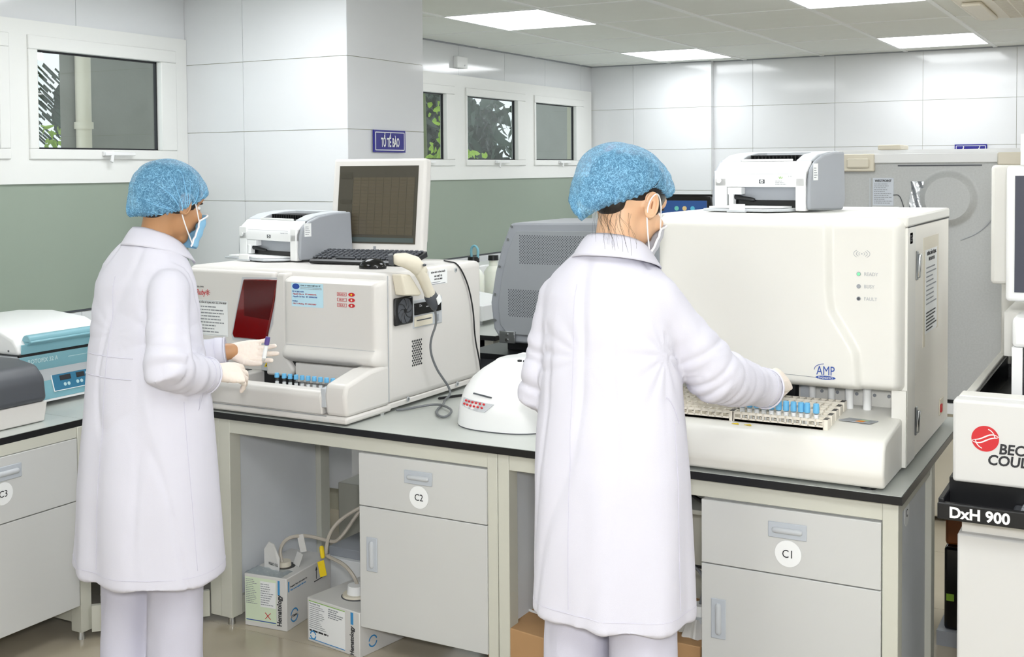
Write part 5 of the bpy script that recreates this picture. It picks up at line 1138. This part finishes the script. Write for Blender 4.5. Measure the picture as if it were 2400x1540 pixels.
    if spec.get('wisps'):
        wb = MB(); rnd = random.Random(5)
        for k in range(34):
            a0 = R(rnd.uniform(-150,-40)); x0,y0 = .062*math.cos(a0), -.02+.075*math.sin(a0); z0 = -.06-.0*rnd.random()
            x0 = rnd.uniform(-.02,.066); y0 = -.02-.062*math.sqrt(max(0,1-(x0/.07)**2)); L_ = rnd.uniform(.03,.085); sw = rnd.uniform(0,.035)
            wb.tube(smooth_path([hp(x0,y0,-.040),hp(x0+sw*.6,y0-.006,-.05-L_*.35),hp(x0+sw*1.6,y0+.0,-.055-L_*.7),hp(x0+sw*1.9+rnd.uniform(-.01,.01),y0+.008,-.06-L_)],1),.00022,4,dome=False)
        wb.build('loose_hair', HAIR, t, world=True, kind='stuff')
    # cap
    cm = cap_mesh(Mh, **spec['cap']); co = cm.build('surgical_cap', CAPM, t, world=True, smooth=180)
    bmc = bmesh.new(); bmc.from_mesh(co.data); bmc.transform(wm(co)); bvc = BVHTree.FromBMesh(bmc); bmc.free(); G_ = spec['cap']['gather']
    xd_ = (M3@V((1,0,0))).normalized(); fb = MB(); rnd = random.Random(int(spec['seed']))
    for k in range(spec['ridges']):
        a0 = R(spec['fan'][0]+(spec['fan'][1]-spec['fan'][0])*(k+rnd.uniform(-.3,.3))/spec['ridges']); Ln = rnd.uniform(.07,.17); wv = rnd.uniform(-.12,.12); pts = []
        for q in range(14):
            d_ = .008+Ln*q/13; aa = a0+wv*q/13+.02*math.sin(q*.6+k); o_ = hp(.25,G_[1]+d_*math.cos(aa),G_[2]+d_*math.sin(aa)); h_ = bvc.ray_cast(o_,-xd_)
            if h_[0] is None and not pts: continue
            if h_[0] is None or (pts and (h_[0]-pts[-1]).length>.035): break
            pts.append(h_[0]+xd_*.0006)
        if len(pts)>3: fb.tube(pts,[.0016*(1-.8*i/(len(pts)-1)) for i in range(len(pts))],5,dome=False)
    fb.build('pleat_folds', mat('cap_fold_blue','#86c2e6',.8), co, world=True, kind='stuff')
    if spec.get('hairband'): MB().tube([hp(*q) for q in spec['hairband']],.009,8,flat=.5).build('hair_tie', mat('pink_tie','#e3bfc6',.8), t, world=True)
    # mask
    def mk(u,v,off=0):
        ph = R(-62+124*u); z = -.112+v*(.108-.030*abs(2*u-1)**2); 
        fy = .030+.058*(1-.25*abs(v-.65)); y = .022+(fy+.012)*math.cos(ph)+off; x = (.070-.012*(1-v)+off*.4)*math.sin(ph)
        pl = .0015*math.sin(v*19)
        return hp(x, y+pl+.004*(1-abs(2*u-1))*v, z)
    mo_ = MB().grid(mk,40,22,M3@V((0,-.0012,0))).build('face_mask', spec['mask'], t, world=True, smooth=180)
    bd_ = MB()
    bd_.tube([mk(i/30,1,.0016) for i in range(31)],.0028,6); bd_.tube([mk(0,i/8,.001) for i in range(9)],.0030,6); bd_.tube([mk(1,i/8,.001) for i in range(9)],.0030,6); bd_.build('mask_binding', MASKW, mo_, world=True)
    for s_,u in ((-1,0),(1,1)):
        top, bot = mk(u,.97), mk(u,.08)
        MB().tube(smooth_path([top, hp(s_*.079,.028,.012), hp(s_*.086,.004,.030), hp(s_*.090,-.014,.026), hp(s_*.088,-.024,.0), hp(s_*.083,-.012,-.035), bot],2),.0019,6).build('ear_loop', MASKW, mo_, world=True)
    # --- coat
    c = MB(); cs = spec['coat']; cz = cs[0][0]
    c.loft([ellring(Lc(cx,cy,z),a,bb,th,48,2.25) for z,cx,cy,a,bb in cs])
    for k_,(sh,el,wr) in enumerate(spec['arms']):
        sh,el,wr = V(sh),V(el),V(wr); r_ = spec['sleeve'][k_]; d1 = (wr-el).normalized()
        c.ell(sh,(r_[0],r_[0],r_[0]),20,12)
        c.tube([sh,sh.lerp(el,.35),sh.lerp(el,.75),el,el.lerp(wr,.3),el.lerp(wr,.7),wr],[r_[0],r_[0]*.98,r_[1],r_[1]*1.03,r_[1]*.98,r_[2]*1.03,r_[2]],20,dome=False)
    me = remesh(c, .0065, 4)
    els = [V(a[1]) for a in spec['arms']]; arms = [(V(a[0]),V(a[1]),V(a[2])) for a in spec['arms']]
    ci, si = math.cos(-th), math.sin(-th); sd = spec['seed']
    def segd(p,a,b):
        ab = b-a; k = max(0,min(1,(p-a).dot(ab)/ab.length_squared)); return (p-a-ab*k).length
    def fold(p, n):
        q = p-P0; lx, ly = q.x*ci-q.y*si, q.x*si+q.y*ci; an = math.atan2(ly,lx); z = p.z
        inarm = min(min(segd(p,a,b),segd(p,b,c_)) for a,b,c_ in arms) < .078 and (Vector((lx,ly)).length>.11 or z>cz+.3)
        d_ = 0
        if inarm:
            for (a,e,w_) in arms:
                de = (p-e).length
                if de<.30: 
                    ax = (w_-e).normalized() if (p-e).dot(w_-e)>0 else (a-e).normalized(); s_ = (p-e).dot(ax)
                    d_ += .0095*math.exp(-de/.12)*(abs(noise.noise(V((s_*24+sd,p.x*5,p.z*6+p.y*5))))*3.0-.7)
            d_ += .0022*noise.noise(p*13)
        else:
            lo = max(0,min(1,(1.0-z)/.5))
            d_ += lo*.011*noise.noise(V((math.cos(an)*2.6+sd,math.sin(an)*2.6,z*.9)))+lo*.005*math.sin(an*7+z*2+sd)
            d_ += .0038*noise.noise(V((p.x*9+sd,p.y*9,p.z*3.2+lx*6)))
            d_ -= .0045*max(0,1-abs(noise.noise(V((p.x*7+sd*2,p.y*7+p.z*1.2,p.z*.45))))*7)
            for (a,e,w_) in arms:   # drag folds running down from the armpits
                g = p-(a-V((0,0,.13))); dd = g.length
                if dd<.28: d_ += .0055*math.exp(-dd/.10)*(abs(math.sin(math.atan2(g.z,(g.x+g.y))*6+sd))*1.6-.8)
        return p+n*d_
    displace(me, fold)
    coat = mesh_obj('lab_coat', me, COATM, t)
    bm = bmesh.new(); bm.from_mesh(coat.data); bm.transform(wm(coat)); bvh = BVHTree.FromBMesh(bm); bm.free()
    def stitch(nm, os, r_=.0008, m_=SEAM, off=.0008, wdt=None):
        pts = []
        for o_,d in os:
            h = bvh.ray_cast(V(o_),V(d).normalized())
            if h[0] is not None: pts.append(h[0]+h[1]*off)
        if len(pts)>1:
            return MB().tube(pts,r_,5,dome=False).build(nm, m_, coat, world=True)
    fwd = V((-math.sin(th),math.cos(th),0)); rgt = V((math.cos(th),math.sin(th),0))
    zs = [cz+.045+k*.03 for k in range(int((spec['seamtop']-cz-.045)/.03))]
    stitch('back_seam', [(Lc(spec['seamx'],-.6,z),fwd) for z in zs])
    for dz in (.035,): 
        rg = [(Lc(0,0,cz+dz)+V((math.cos(q),math.sin(q),0))*.6, -V((math.cos(q),math.sin(q),0))) for q in [2*PI*k/60 for k in range(61)]]
        stitch('hem_stitch', rg, .0006)
    stitch('side_seam', [(Lc(.6,-.03,z),-rgt) for z in [cz+.05+k*.03 for k in range(int((spec['pocketz']-cz)/.03))]])
    if not spec.get('belt'): stitch('pocket_edge', [(Lc(.6,-.045+.03*k/5,spec['pocketz']+.055-.05*(k/5)**1.5),-rgt) for k in range(7)], .0016)
    # cuffs
    for k_,(sh,el,wr) in enumerate(spec['arms']):
        el,wr = V(el),V(wr); d1 = (wr-el).normalized(); a = d1.orthogonal().normalized(); bb = d1.cross(a); r_ = spec['sleeve'][k_][2]
        MB().tube([wr-d1*.002+(a*math.cos(q)+bb*math.sin(q))*(r_*.985) for q in [2*PI*i/28 for i in range(29)]],.0028,6).build('cuff_edge', COATM, coat, world=True)
        rg2 = [(wr-d1*.03+(a*math.cos(q)+bb*math.sin(q))*.2, -(a*math.cos(q)+bb*math.sin(q))) for q in [2*PI*i/28 for i in range(29)]]
        stitch('cuff_stitch', rg2, .0006)
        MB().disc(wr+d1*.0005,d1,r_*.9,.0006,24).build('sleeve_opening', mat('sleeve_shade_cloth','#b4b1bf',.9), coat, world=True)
    # collar
    cc = V(spec['collar']); 
    def col(u,v):
        ph = R(-90-155+310*u); fr = (1+math.sin(ph))/2   # fr=1 front
        if v<.5: k = v/.5; rr = .060+.004*k; z = -.012+k*.048
        else: k = (v-.5)/.5; rr = .066+.034*k**.8; z = .036-.046*k
        sl = spec['cslope']
        x = rr*1.12*math.cos(ph); y = rr*1.0*math.sin(ph)+.012*fr
        p = V((x*math.cos(th)-y*math.sin(th), x*math.sin(th)+y*math.cos(th), 0)); 
        return cc+p+V((0,0,z-fr**1.1*sl+(.0 if v<.5 else -.006*k)))
    MB().grid(col,60,16).build('collar', COATM, coat, world=True, smooth=180).modifiers.new('s','SOLIDIFY').thickness = .003
    # --- trousers and shoes
    tr = MB(); tr.loft([ellring(Lc(0,0,z),a,bb,th,32) for z,a,bb in ((.90,.155,.115),(.80,.165,.12),(.72,.16,.115),(.68,.10,.09))])
    for lx,ly in spec['legs']:
        tr.tube([Lc(lx*.9,ly*.3,.80),Lc(lx,ly*.6,.6),Lc(lx,ly,.45),Lc(lx,ly-.01,.25),Lc(lx,ly-.02,.06)],[.09,.090,.083,.082,.085],24,dome=False,flat=1)
    me = remesh(tr,.008,3)
    displace(me, lambda p,n: p+n*(.006*noise.noise(V((p.x*12+sd,p.y*12,p.z*4)))+.004*noise.noise(V((p.x*22,p.y*22,p.z*9+sd)))))
    mesh_obj('trousers', me, TROU, t)
    for lx,ly in spec['legs']:
        MB().tube([Lc(lx,ly-.07,.05),Lc(lx,ly+.05,.05),Lc(lx*1.1,ly+.16,.04)],[.048,.05,.038],14,flat=.9).build('shoe', SHOE, t, world=True)
    # --- gloves
    for k_,hs_ in enumerate(spec['hands']):
        me, cuff, P = hand_mesh(**hs_); g = mesh_obj('glove', me, LATEX, t); cuff.build('glove_cuff', LATEX, g, world=True)
    if spec.get('belt'):
        z1,z2,x0,x1 = spec['belt']
        for zz in (z1,z2): stitch('belt_seam', [(Lc(x0+(x1-x0)*k/14,-.6,zz-.012*k/14*0),fwd) for k in range(15)], .0011)
    return t, coat, stitch, Lc
woman = dict(hairr=(.084,.112,.080), hairc=(0,-.024,.046), nonape=True, ridges=13, fan=(60,215), label='person in white lab coat, back to us, reaching into the large white analyser', P=(-1.19,2.66), yaw=-4,
 head=(-1.148,2.685,1.508), hyaw=-22, hpitch=24, neck=(-1.168,2.645,1.39), skin=SKIN_W, mask=MASKG, seed=3.3,
 coat=[(.495,0,.0,.208,.160),(.56,0,0,.206,.158),(.70,0,0,.203,.155),(.85,0,0,.200,.150),(.96,0,0,.192,.142),(1.05,.0,0,.182,.132),(1.15,0,0,.176,.126),(1.23,0,-.002,.176,.122),(1.29,0,-.004,.174,.112),(1.335,0,-.004,.150,.096),(1.37,0,-.006,.112,.082),(1.395,0,-.008,.08,.072),(1.41,0,-.008,.06,.062)],
 arms=[((-1.065,2.65,1.285),(-.958,2.775,1.085),(-.896,3.0,1.02)),((-1.325,2.655,1.275),(-1.395,2.665,1.03),(-1.34,2.86,.945))],
 sleeve=[(.060,.070,.052),(.056,.052,.048)], legs=[(.088,0),(-.098,.0)], collar=(-1.170,2.648,1.408), cslope=.055,
 cap=dict(ctr=(0,-.034,.034),rad=(.112,.136,.103),tf=1.42,tb=2.62,gather=(.095,-.01,-.01),plt=.0075,seed=2.2,k=26,low=.175,fe=.55,earup=.16), bun=(0,-.118,-.015), wisps=True,
 hairband=[(-.01,-.105,.112),(.01,-.12,.105),(.02,-.14,.085)],
 seamx=-.035, seamtop=1.36, pocketz=1.0,
 hands=[dict(wrist=(-.886,3.035,1.026),fdir=(.02,.97,.05),back=(.75,.0,.65),side=-1,curls=[(.5,.9,.5)]*4,thumb=(.5,.7,-.6),s=.9),
        dict(wrist=(-1.341,2.89,.937),fdir=(.35,.9,-.2),back=(-.5,.1,.8),side=1,curls=[(.3,.4,.3)]*4,s=.92)])
man = dict(ridges=20, fan=(-5,215), label='person in white lab coat at the left, holding a tube before the red window', P=(-2.645,2.54), yaw=-8,
 head=(-2.580,2.584,1.503), hyaw=-12, hpitch=16, neck=(-2.62,2.56,1.385), skin=SKIN_M, mask=MASKB, seed=8.1,
 coat=[(.41,0,-.01,.262,.185),(.50,0,-.01,.252,.180),(.65,0,-.01,.240,.172),(.80,0,-.005,.225,.162),(.93,0,0,.213,.152),(1.03,-.002,0,.202,.142),(1.12,-.004,0,.192,.128),(1.20,-.004,0,.188,.118),(1.27,0,-.002,.178,.110),(1.32,.0,-.0,.158,.098),(1.36,.008,.004,.122,.084),(1.39,.012,.008,.084,.074),(1.405,.012,.01,.06,.062)],
 arms=[((-2.497,2.485,1.26),(-2.425,2.405,1.045),(-2.449,2.58,.999)),((-2.80,2.57,1.26),(-2.70,2.70,1.015),(-2.571,2.798,1.03))],
 sleeve=[(.060,.064,.055),(.058,.056,.046)], legs=[(.095,.02),(-.078,-.015)], collar=(-2.622,2.562,1.402), cslope=.07,
 cap=dict(ctr=(0,-.016,.030),rad=(.098,.119,.098),tf=1.42,tb=2.46,gather=(.090,.0,-.042),plt=.0085,seed=5.1,k=24,low=.15,fe=1.35),
 seamx=-.0, seamtop=1.33, pocketz=.93, belt=(1.005,1.065,-.13,.10),
 hands=[dict(wrist=(-2.455,2.615,1.0),fdir=(.30,.95,-.10),back=(.55,-.35,.75),side=-1,curls=[(.35,.5,.4),(.45,.6,.4),(.55,.7,.4),(.6,.7,.4)],thumb=(.3,.7,-.75)),
        dict(wrist=(-2.570,2.812,1.03),fdir=(.80,.58,-.02),back=(-.50,.70,-.35),side=-1,curls=[(.22,.25,.2),(.12,.15,.15),(.1,.2,.15),(.05,.2,.1)],thumb=(.45,.75,-.25),spread=.10,s=.92)])
person(woman); person(man)
ht = copy_tree(tp); ht['label'] = 'small tube with violet cap held in the gloved hand before the red window'; ht['category'] = 'test tube'; del ht['group']
for ch in ht.children:
    if ch.name.startswith('cap'):
        ch.data = ch.data.copy(); ch.data.materials.clear(); ch.data.materials.append(mat('violet_cap','#5b4a8e',.3))
ht.location = (-2.450,2.832,1.003); ht.rotation_euler = (R(-6),R(10),0); ht.scale = (.95,.95,.95)
